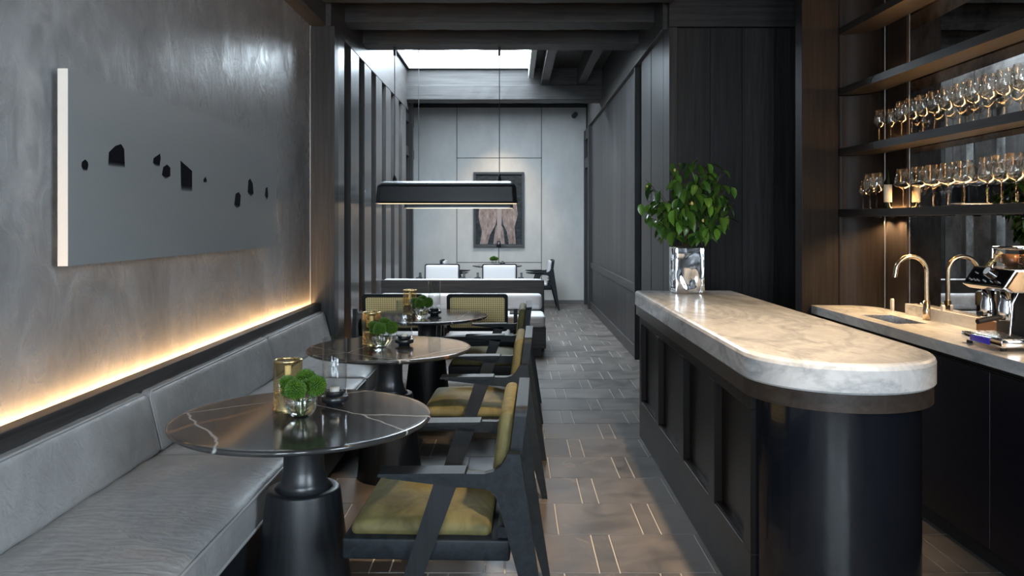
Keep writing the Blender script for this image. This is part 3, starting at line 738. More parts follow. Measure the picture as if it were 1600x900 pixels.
make_chair('black armchair with olive velvet seat at the third table', (-.115, 6.02, 0), math.radians(-1), 'olive', g1)
g2 = 'cane backed armchairs facing the white bench'
make_chair('white seated armchair with cane back, beside the olive armchairs', (-.315, 7.08, 0), math.radians(-90), 'white_fab', g2)
make_chair('white seated armchair with cane back, beside the wooden fins', (-1.055, 7.08, 0), math.radians(-90), 'white_fab', g2)
g3 = 'white armchairs in the far room'
make_chair('white backed armchair facing the viewer, below the framed picture', (-.21, 11.75, 0), math.radians(90), 'white_fab', g3)
make_chair('white backed armchair facing the viewer, nearer the fin screen', (-1.09, 11.75, 0), math.radians(90), 'white_fab', g3)
make_chair('white armchair in profile at the far table, near the dark doorway', (.44, 13.42, 0), math.radians(0), 'white_fab', g3)
make_chair('white armchair in profile at the far table, near the fin screen', (-.985, 13.42, 0), math.radians(180), 'white_fab', g3)

# =================================================================== FAR BENCH AND FAR TABLE
fb = thing('bench', 'dark wooden double bench with tall divider panel under white cushions', 'bench', (-.6, 9.0, 0))
wbox(fb, 'divider_panel', M['oak_x'], (-1.53, .358, 9.03, 9.10, 0, .80), bevel=.004)
wbox(fb, 'plinth', M['dark'], (-1.5, .31, 8.55, 9.03, 0, .10))
wbox(fb, 'seat_box', M['oak_x'], (-1.53, .355, 8.46, 9.03, .10, .325), bevel=.004)
wbox(fb, 'rear_seat_box', M['oak_x'], (-1.53, .355, 9.10, 9.66, .10, .325), bevel=.004)
for nm, lab, box, r in (('seat_cushion', 'white leather seat cushion on the far bench', (-1.53, .35, 8.44, 8.93, .325, .462), .045),
                        ('back_cushion', 'white leather back cushion of the far bench, facing the cane chairs', (-1.53, .335, 8.90, 9.028, .463, .655), .05),
                        ('seat_cushion', 'white leather seat cushion behind the bench divider panel', (-1.53, .35, 9.22, 9.68, .325, .462), .045),
                        ('back_cushion', 'white leather back cushion peeping over the bench divider panel', (-1.53, .35, 9.102, 9.22, .463, .806), .05)):
    cx, cy = (box[0]+box[1])/2, (box[2]+box[3])/2
    s = thing(nm, lab, 'cushion', (cx, cy, box[4]), group='white bench cushions')
    pad = MB().rbox(box[0]-cx, box[1]-cx, box[2]-cy, box[3]-cy, 0, box[5]-box[4], r=r, n=3, div=(18, 4, 2), wob=.002, seed=3).build('pad', M['white_fab'], s)
    MB().tube([(box[0]-cx+.05, box[2]-cy-.001, .06), (box[1]-cx-.05, box[2]-cy-.001, .06)], .005, 6).build('piping', M['white_fab'], pad)
make_table(-.275, 13.42, 'dark round pedestal table under the framed picture at the far wall', r=.43, rot=1)
tl = thing('table_lamp', 'slim black table lamp with small cone shade on the far table', 'lamp', (-.25, 13.40, .742))
MB().lathe([(0, 0), (.05, 0), (.05, .012), (0, .014)], 24).build('base', M['blackmetal'], tl)
MB().tube([(0, 0, .01), (0, 0, .34)], .006, 8).build('stem', M['blackmetal'], tl)
MB().lathe([(.028, .42), (.048, .31), (.046, .31), (.026, .418)], 24, closed=True).build('shade', M['blackmetal'], tl)
fp = thing('flower_bowl', 'small glass bowl of green flowers on the far table', 'vase', (-.33, 13.35, .742))
MB().lathe([(0, 0), (.03, 0), (.055, .03), (.055, .06), (.04, .085), (.036, .083), (.05, .06), (.05, .032), (.027, .005), (0, .005)], 24).build('glass', M['glass'], fp)
for j, (dx, dy, dz) in enumerate(((-.035, 0, .11), (.035, 0, .11), (0, -.02, .125))):
    f = thing('pompon_flower', 'small green pompon flower, %s in the bowl on the far table' % ['leftmost', 'rightmost', 'middle one'][j], 'flower', (-.33+dx, 13.35+dy, .742+dz), group='green pompon flowers')
    link('bloom', POM, f)
    MB().tube([(0, 0, -.03), (-dx*.8, -dy*.8, .012-dz)], .0025, 6).build('stem', M['pom'], f)
ck = thing('candle_holder', 'small dark candle holder on the far table', 'candle holder', (-.185, 13.33, .742))
MB().lathe([(0, 0), (.03, 0), (.045, .02), (.05, .05), (.03, .055), (.028, .03), (0, .03)], 24).build('base', M['blackmetal'], ck)
MB().lathe([(0, .031), (.018, .031), (.018, .075), (0, .075)], 16).build('candle', M['blackmetal'], ck)

# =================================================================== FRAMED PICTURE, SECURITY CAMERA
pf = thing('framed_picture', 'dark framed photograph of pale animal hind legs on the far wall', 'picture', (-.262, YF-.02, 1.04))
PW, PH = .46, 1.35
def picmat():
    m, tt, p = nt('printed_photograph')
    s = node(tt, 'ShaderNodeSeparateXYZ'); tt.links.new(coords(tt, space='Generated'), s.inputs[0])
    n = node(tt, 'ShaderNodeTexNoise', Scale=9.0, Detail=5.0); tt.links.new(coords(tt, (1, 1, 3), 'Generated'), n.inputs[0])
    tt.links.new(ramp(tt, n.outputs[0], [(.3, (.012, .015, .018)), (.7, (.04, .05, .056))]), p.inputs['Base Color']); p.inputs['Roughness'].default_value = .6; p.inputs['Specular IOR Level'].default_value = .1; return m
b = MB()
for q in ((-PW, -PW+.04, 0, PH), (PW-.04, PW, 0, PH), (-PW+.04, PW-.04, 0, .04), (-PW+.04, PW-.04, PH-.04, PH)): b.box(q[0], q[1], -.045, 0, q[2], q[3])
b.build('frame', M['blackmetal'], pf)
MB().box(-PW+.04, PW-.04, -.02, 0, .04, PH-.04).build('print', picmat(), pf)
def hidemat():
    m, tt, p = nt('printed_pale_hide')
    n = node(tt, 'ShaderNodeTexNoise', Scale=7.0, Detail=8.0, Roughness=.7); tt.links.new(coords(tt, (3, 3, 1)), n.inputs[0])
    tt.links.new(ramp(tt, n.outputs[0], [(.3, (.10, .08, .075)), (.55, (.26, .21, .195)), (.75, (.42, .35, .33))]), p.inputs['Base Color']); p.inputs['Roughness'].default_value = .6; p.inputs['Specular IOR Level'].default_value = .1; return m
HM = hidemat()
def pxp(pts): return [((x-779.5)/1220*YF, (385-y)/1220*YF) for x, y in pts]
for nm, pts in (('leg_print', [(749,310),(776,308),(777,335),(774,352),(766,366),(762,381),(750,381),(753,362),(748,340)]),
                ('leg_print', [(784,308),(806,310),(809,335),(804,355),(806,381),(795,381),(792,362),(786,350),(784,335)]),
                ('leg_print', [(774,356),(780,345),(786,356),(789,381),(771,381)]),
                ('tail_print', [(777.5,305),(783.5,305),(784,345),(782,372),(778,372),(776.5,345)])):
    off = -.0215 if nm == 'leg_print' else -.0225
    MB().prism(pxp(pts), 'y', off, -.0202).build(nm, HM if nm == 'leg_print' else plain('printed_tail', (.30, .26, .25), .6, spec=.1, noise=1), pf)
sc_ = thing('security_camera', 'small black security camera high on the far wall', 'camera', (1.13, YF-.02, 3.44))
MB().box(-.03, .03, -.03, 0, -.03, .03).build('bracket', M['dark'], sc_)
MB().tube([(0, -.02, 0), (-.04, -.16, -.05)], .045, 14).build('body', M['blackmetal'], sc_)

# =================================================================== PENDANT LAMPS
def pendant(x, y, ztop, label, hook):
    zb = 1.662
    t = thing('pendant_lamp', label, 'lamp', (x, y, zb), group='long black pendant lamps')
    Lh, Dh, Hh, r = .735, .15, .235, .085
    b = MB(); vs = []; N = 10
    # nested rounded-rectangle rings climbing from the flared rim to the top
    prof = [(.012, 0), (.004, .008), (0, .02), (-.012, .14)]+[(-.012-r*(1-math.cos(PI/2*i/6)), .235-r+r*math.sin(PI/2*i/6)) for i in range(1, 7)]
    rings = []
    for off, z in prof:
        w, d = Lh+off, Dh+off; rr = max(.02, .06+off*.5); rings.append([(p[0], p[1], z) for p in rrect(w, d, min(rr, d*.95), N)])
    n = len(rings[0])
    for i in range(len(rings)-1):
        b.add(rings[i]+rings[i+1], [(k, (k+1) % n, n+(k+1) % n, n+k) for k in range(n)], True)
    b.add(rings[-1], [tuple(range(n))])
    shd = b.build('shade', M['blackmetal'], t)
    MB().prism([(p[0], p[1]) for p in rrect(Lh-.01, Dh-.01, .05, 6)], 'z', .001, .008).build('diffuser', M['lampglow'], shd)
    for s in (-.55, .545):
        MB().lathe([(0, .232), (.027, .232), (.024, .245), (.006, .315), (0, .318)], 20, c=(s, 0, 0)).build('cone', M['blackmetal'], shd)
        MB().tube([(s, 0, .31), (s, 0, ztop-zb-.06)], .0045, 6).build('cable', M['blackmetal'], t)
        MB().tube([(s, 0, ztop-zb-.09), (s, 0, ztop-zb)], .014, 10).build('ceiling_hook', M['blackmetal'], t)
    l = bpy.data.lights.new('pendant_glow', 'AREA'); l.shape = 'RECTANGLE'; l.size = 1.3; l.size_y = .2; l.energy = 1.2; l.color = (1, .76, .5)
    o = bpy.data.objects.new('pendant_glow', l); C.objects.link(o); o.parent = t; o.location = (0, 0, -.002)
pendant(-.69, 8.17, 3.30, 'long black pendant lamp hung from the ceiling beam, the nearer one', 0)
pendant(-.735, 10.6, SKZ, 'long black pendant lamp hung below the skylight, the farther one', 0)
MB_ = None
# =================================================================== BAR
BX0, BX1, BYN, BYF = .835, 1.51, 2.53, 5.36
BR = (BX1-BX0)/2; BC = ((BX0+BX1)/2, BYN+BR)
def stadium(inset, n=28, yf=BYF):
    r = BR-inset
    p = [(BC[0]-r, yf-inset*.3), ]
    p += [(BC[0]+r*math.cos(PI+PI*i/n), BC[1]+r*math.sin(PI+PI*i/n)) for i in range(n+1)]
    p += [(BC[0]+r, yf-inset*.3)]
    return p
bar = thing('bar_counter', 'dark panelled bar with rounded glossy black end', 'bar', (BC[0], 3.9, 0))
ox, oy = BC[0], 3.9
def sh(pts): return [(a-ox, b-oy) for a, b in pts]
def band(name, inset, z0, z1, mat, parent):
    b = MB().prism(sh(stadium(inset)), 'z', z0, z1)
    for q in range(len(b.sm)): b.sm[q] = (q >= 2+1 and q < 2+1+28)
    return b.build(name, mat, parent)
band('rim_band', .008, .832, .893, M['band'], bar)
# core body: straight carcass + rounded lacquered end
b = MB().prism(sh([(BX0+.075, BYF-.02), (BX0+.075, BC[1]), (BX1-.045, BC[1]), (BX1-.045, BYF-.02)]), 'z', 0, .832); b.build('carcass', M['barpanel'], bar)
r = BR-.045
pts = [(BC[0]+r*math.cos(PI+PI*i/28), BC[1]-.0+r*math.sin(PI+PI*i/28)) for i in range(29)]
b = MB().prism(sh(pts), 'z', 0, .832)
for q in range(len(b.sm)): b.sm[q] = 2 <= q < 30
b.build('rounded_end', M['lacquer'], bar)
fx0, fx1 = BX0+.028-ox, BX0+.075-ox
st = [(5.34, 5.355), (4.64, 4.75), (3.96, 4.08), (3.35, 3.46), (2.74, 2.82)]
st = [(5.26, 5.34), (4.64, 4.75), (3.96, 4.08), (3.35, 3.46), (BC[1]-.03, 2.93)]
MB().box(fx0, fx1, BC[1]-.03-oy, 5.34-oy, .775, .832).build('top_rail', M['barpanel'], bar, bevel=.003)
MB().box(fx0, fx1, BC[1]-.03-oy, 5.34-oy, .0, .25).build('bottom_rail', M['barpanel'], bar, bevel=.003)
for a, c in st: MB().box(fx0, fx1, a-oy, c-oy, .25, .775).build('stile', M['barpanel'], bar, bevel=.003)
srt = sorted(st)
for (a0, a1), (c0, c1) in zip(srt[:-1], srt[1:]):
    MB().box(fx1-.015, fx1, a1-oy, c0-oy, .25, .775).build('panel', M['barpanel'], bar)
    MB().box(fx0+.006, fx1-.012, a1-oy, c0-oy, .25, .262).build('moulding', M['barpanel'], bar)
MB().box(BX0+.03-ox, BX1-.045-ox, 5.32-oy, 5.34-oy, 0, .832).build('end_panel', M['barpanel'], bar)
top = MB()
n = 28
def ringz(inset, z): return [(a, c, z) for a, c in sh(stadium(inset))]
prof = [(.006, .893), (0, .900), (0, .972), (.004, .984), (.012, .991), (.022, .994), (.032, .994)]
R = [ringz(i, z) for i, z in prof]; m = len(R[0])
top.add(R[0], [tuple(range(m))])
for i in range(len(R)-1): top.add(R[i]+R[i+1], [(k, (k+1) % m, m+(k+1) % m, m+k) for k in range(m)], False)
top.add(R[-1], [tuple(range(m))])
t = thing('bar_countertop', 'thick white veined marble bar top with rounded end', 'countertop', (ox, oy, 0))
o = top.build('slab', M['marble'], t)
o.data.polygons.foreach_set('use_smooth', [True]*len(o.data.polygons)); o.data.update()
o.data.set_sharp_from_angle(angle=math.radians(40))

# =================================================================== MIRRORED VASE WITH BRANCHES
VX, VY, VZ = 1.155, 5.20, .994
v = thing('mirrored_vase', 'square mirrored silver vase standing on the bar top', 'vase', (VX, VY, VZ))
b = MB(); w = .098; hz = .305
b.rbox(-w, w, -w, w, 0, hz, r=.008, n=2, div=(6, 6, 8), wob=0)
b.build('body', M['mercury'], v)
MB().box(-.06, .06, -.06, .06, hz, hz+.003).build('mouth', M['dark'], v)
pl = thing('leafy_branches', 'bushy glossy green leafy branches in the mirrored vase', 'plant', (VX, VY, VZ+hz+.002))
rg = random.Random(21)
def leaf_mesh(k):
    r = random.Random(k); L, Wd = .094, .027; b = MB(); rows = []
    prof = [(0, .0), (.18, .75), (.45, 1.0), (.75, .72), (1.0, 0)]
    bend = r.uniform(.1, .5); fold = r.uniform(.25, .6)
    for u, ww in prof:
        x = L*u; z = -bend*L*u*u; rows.append(((x, -Wd*ww, z+fold*Wd*ww), (x, 0, z), (x, Wd*ww, z+fold*Wd*ww)))
    vs = [p for rw in rows for p in rw]; fs = []
    for i in range(4):
        a = i*3; fs += [(a, a+3, a+4, a+1), (a+1, a+4, a+5, a+2)]
    th = .0006
    vs2 = [(p[0], p[1], p[2]-th) for p in vs]
    b.add(vs, fs, True); b.add(vs2, [f[::-1] for f in fs], True)
    me = bpy.data.meshes.new('leaf'); me.from_pydata(b.v, [], b.f); me.polygons.foreach_set('use_smooth', b.sm); me.materials.append(M['leaf']); me.update(); return me
LM = [leaf_mesh(k) for k in range(6)]
nl = 0
# branch tips given as (across, depth, height) above the vase mouth
tips = [(-.29, -.02, .43), (-.27, .06, .30), (-.30, -.08, .20), (-.18, .1, .36), (-.20, -.12, .14), (-.12, -.05, .50), (-.05, .12, .55), (.0, -.10, .52), (.07, .02, .58), (.14, -.08, .55),
        (.18, .12, .50), (.25, -.02, .48), (.28, .08, .36), (.30, -.06, .28), (.24, -.14, .20), (.12, -.2, .30), (-.06, -.2, .30), (.03, -.22, .42), (.16, .02, .13), (-.12, .14, .18), (.22, -.1, .38), (-.08, -.18, .42), (.1, -.16, .14), (-.16, -.14, .28)]
twigs = []
for k, tp in enumerate(tips):
    tip = Vector(tp)*Vector((.93, .93, .98)) if False else Vector((tp[0]*.98+.008, tp[1], tp[2]*1.03))
    base = Vector((rg.uniform(-.03, .03), rg.uniform(-.03, .03), 0))
    ctrl = Vector((tip.x*.35, tip.y*.35, tip.z*.62))
    path = []
    for i in range(9):
        u = i/8; path.append(base*(1-u)**2+ctrl*2*u*(1-u)+tip*u*u)
    MB().tube(path, [.0042-.0028*i/8 for i in range(9)], 5).build('twig', M['stem'], pl)
    nleaf = 12
    for i in range(nleaf):
        if nl >= 288: break
        u = .42+.58*(i+.5)/nleaf; p = base*(1-u)**2+ctrl*2*u*(1-u)+tip*u*u
        p += Vector((rg.gauss(0, .018), rg.gauss(0, .018), rg.gauss(0, .014)))
        a = rg.uniform(0, 2*PI) if rg.random() < .55 else math.atan2(tip.y-.1, tip.x)+rg.gauss(0, .7)
        pitch = rg.uniform(.2, 1.25)
        o = link('leaf', LM[nl % 6], pl); o.location = p; o.rotation_euler = (rg.gauss(0, .4), pitch, a)
        s = rg.uniform(.75, 1.15); o.scale = (s, s, s); nl += 1
for p in ((-.10, -.1, .50), (-.02, -.24, .28), (.06, -.2, .17), (-.20, -.1, .24), (-.27, -.03, .40)):
    MB().lathe([(0, -.012), (.009, -.004), (.008, .006), (0, .014)], 8, c=p).build('bud', M['bud'], pl)

# =================================================================== BACK BAR
CF = 1.945; CY0, CY1 = .2, 5.095; CTZ = .92
cab = thing('back_counter', 'dark back bar cabinet below the marble worktop', 'cabinet', (2.15, 2.3, 0))
wbox(cab, 'plinth', M['dark'], (2.03, 2.34, CY0, CY1-.03, 0, .09))
wbox(cab, 'carcass', M['dark'], (2.0, 2.34, CY0, CY1-.02, .09, .70))
wbox(cab, 'shadow_gap', M['dark'], (2.02, 2.34, CY0, CY1-.02, .835, .868), (2.0, 2.34, CY0, 4.0, .70, .835), (2.0, 2.34, 4.7, CY1-.02, .70, .835), (2.0, 2.02, 4.0, 4.7, .70, .835))
dy = (CY1-.02-CY0)/8
M['cabdoor'] = plain('blue_black_lacquer', (.004, .0035, .008), .45)
for k in range(8): 
    wbox(cab, 'door', M['cabdoor'], (1.982, 2.0, CY0+k*dy+.003, CY0+(k+1)*dy-.003, .095, .832), bevel=.002)
SX0, SX1, SY0, SY1 = 2.03, 2.20, 4.15, 4.56
wt = thing('back_worktop', 'white veined marble worktop with inset sink below the glass shelves', 'countertop', (2.15, 2.3, .868))
b = MB()
gx = [CF, SX0, SX1, XM-.002]; gy = [CY0, SY0, SY1, CY1]
for i in range(3):
    for j in range(3):
        if (i, j) != (1, 1): b.box(gx[i]-2.15, gx[i+1]-2.15, gy[j]-2.3, gy[j+1]-2.3, 0, CTZ-.868)
b.build('slab', M['marble'], wt)
up = MB().box(2.308-2.15, XM-.002-2.15, 3.90-2.3, 4.60-2.3, CTZ-.868, CTZ-.868+.062); up.build('upstand', M['marble_up'], wt)
MB().box(2.312-2.15, XM-.002-2.15, 3.60-2.3, 3.898-2.3, CTZ-.868, CTZ-.868+.060).build('upstand_end', wood('warm_brown_wood', (.12, .05, .02), (.22, .10, .045), 'y', .4), wt)
sk = thing('sink', 'brushed steel sink sunk into the back bar worktop', 'sink', (2.115, 4.355, CTZ-.16))
b = MB(); q = .004
b.box(SX0-2.115, SX1-2.115, SY0-4.355, SY1-4.355, 0, .004)
b.box(SX0-2.115, SX0-2.115+q, SY0-4.355, SY1-4.355, .004, .157).box(SX1-2.115-q, SX1-2.115, SY0-4.355, SY1-4.355, .004, .157)
b.box(SX0-2.115+q, SX1-2.115-q, SY0-4.355, SY0-4.355+q, .004, .157).box(SX0-2.115+q, SX1-2.115-q, SY1-4.355-q, SY1-4.355, .004, .157)
b.build('basin', M['steel'], sk)
MB().lathe([(0, .004), (.02, .004), (.02, .007), (0, .007)], 18).build('drain', M['chrome'], sk)
fa = thing('faucet', 'tall champagne gooseneck faucet beside the sink', 'faucet', (2.282, 4.31, CTZ))
path = [(0, 0, .10), (0, 0, .265)]+[(-.085+.085*math.cos(PI*i/16), 0, .265+.085*math.sin(PI*i/16)) for i in range(1, 16)]+[(-.170, 0, .262), (-.176, 0, .235)]
MB().tube(path, .0125, 14).build('spout', M['tap'], fa)
MB().lathe([(0, 0), (.020, 0), (.020, .055), (.018, .06), (.018, .105), (.0125, .108), (0, .108)], 24).build('base', M['tap'], fa)
MB().tube([(0, .015, .075), (0, .06, .085)], .006, 8).build('lever', M['tap'], fa)
for (yy, lab) in ((4.215, 'small rounded stone stop on the upstand beside the faucet'), (4.75, 'small rounded stone stop at the foot of the chrome upright')):
    s = thing('stone_stop', lab, 'stop', (2.322 if yy < 4.6 else 2.308, yy, CTZ+.062 if yy < 4.6 else CTZ))
    h = .03 if yy < 4.6 else .075
    MB().prism([(-.012, 0), (.012, 0), (.012, h-.01)]+arc(0, h-.01, .012, 0, 180, 8)[1:], 'x', -.01, .004).build('stone', M['marble_up'], s)
mi = thing('mirror', 'antiqued mirror lining the wall behind the glass shelves', 'mirror', (XM, 2.2, .983))
MB().box(-.0, .018, -2.1, 2.41, 0, 2.6).build('plate', M['mirror'], mi)
MB().box(-.002, .018, 2.41, 2.414, 0, 2.6).build('edge_strip', M['dullsteel'], mi)
# shelves
M['shelfwood'] = wood('black_brown_shelf', (.010, .009, .008), (.026, .022, .020), 'y', .38, spec=.35)
SHZ = [1.543, 1.941, 2.335, 2.73]
slab_lab = ['lowest dark shelf carrying wide wine glasses and a bottle', 'middle dark shelf carrying the long row of wine glasses', 'empty dark shelf above the long row of wine glasses', 'topmost dark shelf at the edge of the picture']
for k, z in enumerate(SHZ):
    s = thing('bar_shelf', slab_lab[k], 'shelf', (2.2, 3.5, z-.046), group='dark back bar shelves')
    def fx(y): return 2.125+.070*(5.10-y)/(5.10-3.2)
    pts = [(fx(5.095), 5.095), (2.16, 5.095), (2.205, 5.078), (2.25, 5.05), (2.29, 5.01), (2.32, 4.95), (2.327, 4.87), (2.327, .5), (fx(.5) if fx(.5) < 2.3 else 2.29, .5)]
    MB().prism([(a-2.2, c-3.5) for a, c in pts], 'z', 0, .044).build('board', M['shelfwood'], s, bevel=.002)
    MB().box(2.316-2.2, 2.327-2.2, .6-3.5, 4.86-3.5, .044, .049).build('light_strip', M['led_shelf'], s)
    if k == 0:
        for yy in (4.86, 4.68, 4.45, 4.05, 3.65, 3.25, 2.85, 2.3, 1.7):
            p = MB().lathe([(0, -.008), (.018, -.008), (.020, 0), (0, 0)], 16, c=(2.275-2.2, yy-3.5, 0)).build('puck_light', M['blackmetal'], s)
            l = bpy.data.lights.new('puck_lamp', 'SPOT'); l.energy = 5; l.color = (1, .66, .34); l.spot_size = math.radians(150); l.spot_blend = .6; l.shadow_soft_size = .012
            q = bpy.data.objects.new('puck_lamp', l); C.objects.link(q); q.parent = s; q.location = (2.275-2.2, yy-3.5, -.012)
u = thing('shelf_upright', 'thin chrome upright rod at the curved corner of the shelves', 'rod', (2.318, 4.87, CTZ))
MB().tube([(0, 0, 0), (0, 0, 2.75)], .0045, 8).build('rod', M['dullsteel'], u)
# stemware
def stem_mesh(kind):
    P = {'tulip': [(.0, .0), (.034, .0), (.034, .0015), (.006, .004), (.0034, .010), (.0034, .090), (.010, .096), (.026, .104), (.038, .122), (.0415, .142), (.039, .170), (.031, .212)],
         'burgundy': [(0, 0), (.038, 0), (.038, .0015), (.006, .004), (.0036, .012), (.0036, .108), (.016, .113), (.040, .122), (.053, .134), (.051, .150), (.043, .185), (.036, .222)],
         'bordeaux': [(0, 0), (.036, 0), (.036, .0015), (.006, .004), (.0036, .012), (.0036, .100), (.014, .105), (.034, .117), (.045, .136), (.045, .150), (.039, .190), (.033, .224)],
         'angular': [(0, 0), (.031, 0), (.031, .0015), (.005, .004), (.003, .010), (.003, .085), (.007, .090), (.034, .112), (.036, .120), (.030, .160), (.024, .195)],
         'small': [(0, 0), (.028, 0), (.028, .0015), (.005, .004), (.003, .010), (.003, .078), (.010, .082), (.024, .096), (.028, .112), (.024, .14), (.012, .152), (.014, .172)]}[kind]
    t_ = .0011
    start = 6; inner = []
    for i in range(len(P)-1, start-1, -1): inner.append((max(0, P[i][0]-t_), P[i][1]+(0 if i == len(P)-1 else .0012)))
    inner.append((0, P[start][1]+.002))
    G_ = M['wineglass']
    return (MB().lathe([(0, 0)]+P[1:4]+[(0, .004)], 26).mesh('foot', G_), MB().lathe([(0, .004), P[3], P[4], P[5], (0, P[5][1])], 14).mesh('stem', G_),
            MB().lathe([(0, P[5][1])]+P[6:]+inner, 28).mesh('bowl', G_))
SM = {k: stem_mesh(k) for k in ('tulip', 'burgundy', 'bordeaux', 'angular', 'small')}
ordn = ['first', 'second', 'third', 'fourth', 'fifth', 'sixth', 'seventh', 'eighth', 'ninth', 'tenth', 'eleventh', 'twelfth']
def glass(x, y, z, kind, label, group):
    o = thing('wine_glass', label, 'glass', (x, y, z), group=group)
    for nm, me in zip(('foot', 'stem', 'bowl'), SM[kind]): link(nm, me, o)
    return o
z1, z2 = SHZ[0]-.002, SHZ[1]-.002
for k in range(12):
    glass(2.225, 4.47-.117*k, z2, 'tulip', 'tulip wine glass on the middle shelf, %s of the long row from the curved panel' % ordn[k], 'wine glasses in the long middle shelf row')
glass(2.20, 4.69, z2, 'angular', 'angular wine glass on the middle shelf nearest the curved panel', 'angular glasses on the middle shelf')
glass(2.255, 4.66, z2, 'angular', 'angular wine glass on the middle shelf beside the chrome upright', 'angular glasses on the middle shelf')
for k, y in enumerate((4.45, 4.28, 4.135, 3.99, 3.85)):
    glass(2.225, y, z1, 'burgundy', 'wide burgundy glass on the lowest shelf, %s counted from the bottle' % ordn[k], 'wide glasses on the lowest shelf')
for k, y in enumerate((3.66, 3.555, 3.45, 3.34)):
    glass(2.225, y, z1, 'bordeaux', 'taller wine glass on the lowest shelf, %s beyond the wide glasses' % ordn[k], 'taller glasses on the lowest shelf')
glass(2.16, 4.82, z1, 'small', 'tiny waisted glass on the lowest shelf next to the curved panel', 'small glasses by the bottle')
glass(2.16, 4.73, z1, 'tulip', 'tulip glass on the lowest shelf beside the tiny waisted glass', 'small glasses by the bottle')
glass(2.16, 4.64, z1, 'tulip', 'tulip glass on the lowest shelf next to the dark bottle', 'small glasses by the bottle')
bo = thing('bottle', 'slim dark wine bottle with blank cream label on the lowest shelf', 'bottle', (2.255, 4.70, z1))
bbd = MB().lathe([(0, 0), (.021, 0), (.022, .004), (.022, .155), (.016, .175), (.009, .188), (.009, .225), (0, .226)], 24).build('body', plain('dark_green_glass', (.008, .012, .006), .08), bo)
MB().lathe([(.0223, .04), (.0228, .04), (.0228, .145), (.0223, .145)], 24, closed=True).build('paper_label', plain('cream_label_paper', (.72, .64, .50), .7), bbd)

# =================================================================== ESPRESSO MACHINE
M['darkchrome'] = plain('smoked_chrome', (.40, .36, .33), .10, 1.0)
em = thing('espresso_machine', 'polished chrome espresso machine with black control panel', 'coffee machine', (2.15, 3.36, CTZ))
E = lambda p: (p[0]-2.15, p[1]-3.36, p[2]-CTZ)
def ebox(name, mat, x0, x1, y0, y1, z0, z1, bevel=.003, par=None):
    a = E((x0, y0, z0)); c = E((x1, y1, z1)); return MB().rbox(a[0], c[0], a[1], c[1], a[2], c[2], r=max(.002, bevel), n=2).build(name, mat, par or em)
for y in (3.25, 3.49):
    for x in (2.04, 2.29): MB().lathe([(0, 0), (.012, 0), (.012, .016), (0, .016)], 14, c=E((x, y, CTZ))).build('foot', M['dark'], em)
dtr = ebox('drip_tray', M['chrome'], 2.02, 2.29, 3.23, 3.52, .935, .968)
ebox('tray_grate', M['steel'], 2.03, 2.16, 3.24, 3.51, .968, .972, .002, dtr)
ebox('tray_blue_strip', plain('blue_violet_strip', (.05, .03, .55), .3), 2.0175, 2.02, 3.31, 3.45, .938, .965, .001, dtr)  # flat blue-violet strip along the tray front
ebox('column', M['dark'], 2.165, 2.30, 3.23, 3.50, .972, 1.165)
prof = [(2.02, 1.183), (2.072, 1.260), (2.30, 1.262), (2.30, 1.165), (2.05, 1.165)]
MB().prism([(a-2.15, c-CTZ) for a, c in prof], 'y', 3.22-3.36, 3.51-3.36).build('head', M['darkchrome'], em, bevel=.004)
MB().prism([(a-2.15, c-CTZ) for a, c in [(2.035, 1.186), (2.08, 1.252), (2.296, 1.256), (2.296, 1.05), (2.20, 1.05), (2.17, 1.168), (2.06, 1.170)]], 'y', 3.212-3.36, 3.2195-3.36).build('side_panel', plain('brown_copper_metal', (.36, .20, .10), .22, 1.0), em)
d = Vector((.052, 0, .077)).normalized(); nn = Vector((-d.z, 0, d.x))
def face(u0, u1, y0, y1, t0, t1):
    o_ = Vector((2.02, 0, 1.183)); v = []
    for u in (u0, u1):
        for y in (y0, y1):
            for tt in (t0, t1): p = o_+d*u+nn*tt; v.append(E((p.x, y, p.z)))
    return MB().add(v, [(0,1,3,2),(4,6,7,5),(0,4,5,1),(2,3,7,6),(0,2,6,4),(1,5,7,3)])
cpn = face(.008, .084, 3.235, 3.495, 0, .0025).build('control_panel', plain('gloss_black_glass', (.004, .004, .005), .05), em)
for k, (u, y) in enumerate(((.028, 3.475), (.026, 3.44), (.026, 3.415), (.026, 3.37), (.026, 3.32), (.028, 3.285), (.062, 3.46), (.026, 3.27))):
    c0 = Vector((2.02, 0, 1.183))+d*u+nn*.0025; c1 = c0+nn*.008; rr = .007 if k in (0, 5) else .004
    MB().tube([E((c0.x, y, c0.z)), E((c1.x, y, c1.z))], rr, 12).build('button', M['chrome'], cpn)
c0 = Vector((2.02, 0, 1.183))+d*.066; c1 = c0+nn*.022
MB().tube([E((c0.x, 3.362, c0.z)), E((c1.x, 3.362, c1.z))], .022, 24).build('gauge', M['chrome'], em)
c2 = c1+nn*.001
ggo = [q for q in em.children if q.name.startswith('gauge')][0]
MB().tube([E((c1.x, 3.362, c1.z)), E((c2.x, 3.362, c2.z))], .018, 24).build('gauge_dial', plain('pale_dial', (.75, .78, .82), .3), ggo)
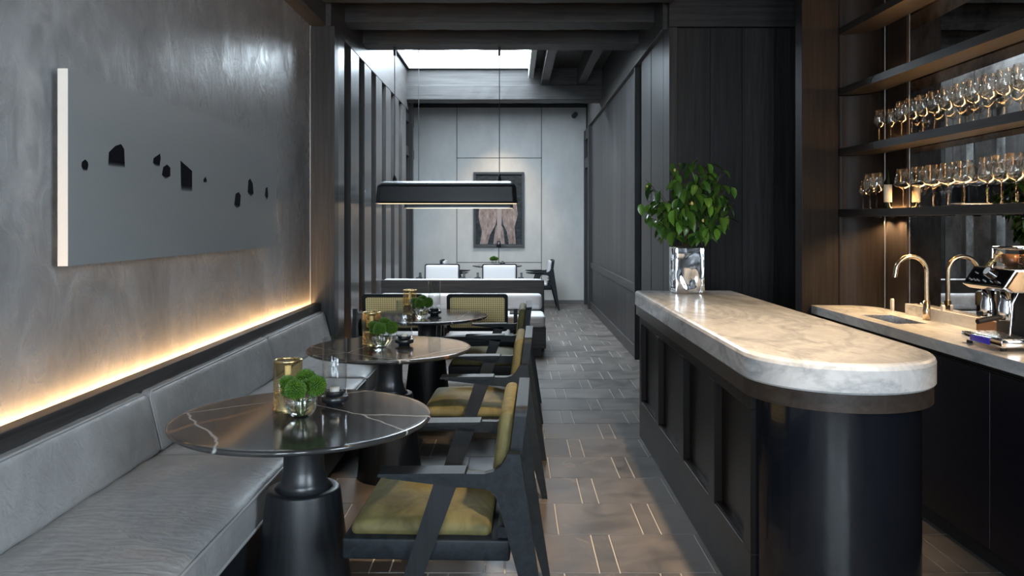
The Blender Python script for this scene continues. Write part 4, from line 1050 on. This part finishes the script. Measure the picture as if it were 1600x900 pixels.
for y in (3.43, 3.30):
    gh = MB().lathe([(0, 1.04), (.028, 1.04), (.030, 1.05), (.030, 1.10), (.024, 1.12), (.026, 1.168), (0, 1.168)], 28, c=E((2.085, y, 0))).build('group_head', M['chrome'], em)
    MB().tube([E((2.085, y, 1.06)), E((2.02, y, 1.05)), E((1.95, y-.02, 1.04))] if y < 3.4 else [E((2.085, y, 1.06)), E((2.04, y, 1.055))], .011, 10).build('portafilter_handle', M['dark'], gh)
MB().tube([E((2.10, 3.245, 1.17)), E((2.075, 3.245, 1.12)), E((2.065, 3.245, .985))], .005, 8).build('steam_wand', M['chrome'], em)
MB().tube([E((2.11, 3.47, 1.262)), E((2.165, 3.47, 1.325))], [.010, .014], 12).build('steam_knob', M['gold'], em)
b = MB()
for z in (1.345,):
    p = [(2.13, 3.23), (2.13, 3.47), (2.30, 3.47), (2.30, 3.23), (2.13, 3.23)]
    b.tube([E((x, y, z)) for x, y in p], .006, 8)
for x, y in ((2.13, 3.23), (2.13, 3.47), (2.30, 3.47), (2.30, 3.23)): b.tube([E((x, y, 1.258)), E((x, y, 1.345))], .005, 8)
b.build('cup_rail', M['chrome'], em)
MB().box(*[v for pr in zip(E((2.134, 3.24, 1.264)), E((2.137, 3.46, 1.338))) for v in pr]).box(*[v for pr in zip(E((2.14, 3.226, 1.264)), E((2.29, 3.229, 1.338))) for v in pr]).build('rail_glass', M['pane'], em)
for k, (x, y) in enumerate(((2.18, 3.42), (2.20, 3.33), (2.25, 3.39))):
    c_ = thing('espresso_cup', 'small brown glass cup on top of the espresso machine, %s' % ['nearest the steam knob', 'nearest the gauge', 'nearest the mirror'][k], 'cup', (x, y, 1.2625), group='cups on the espresso machine')
    MB().lathe([(0, 0), (.024, 0), (.033, .02), (.036, .055), (.033, .055), (.030, .022), (.022, .004), (0, .004)], 22).build('cup', plain('brown_glazed_ceramic', (.10, .045, .02), .12), c_)
    MB().tube([(-.033, 0, .045), (-.05, 0, .04), (-.05, 0, .022), (-.031, 0, .016)], .0035, 6).build('handle', plain('brown_glazed_handle', (.10, .045, .02), .12), c_)
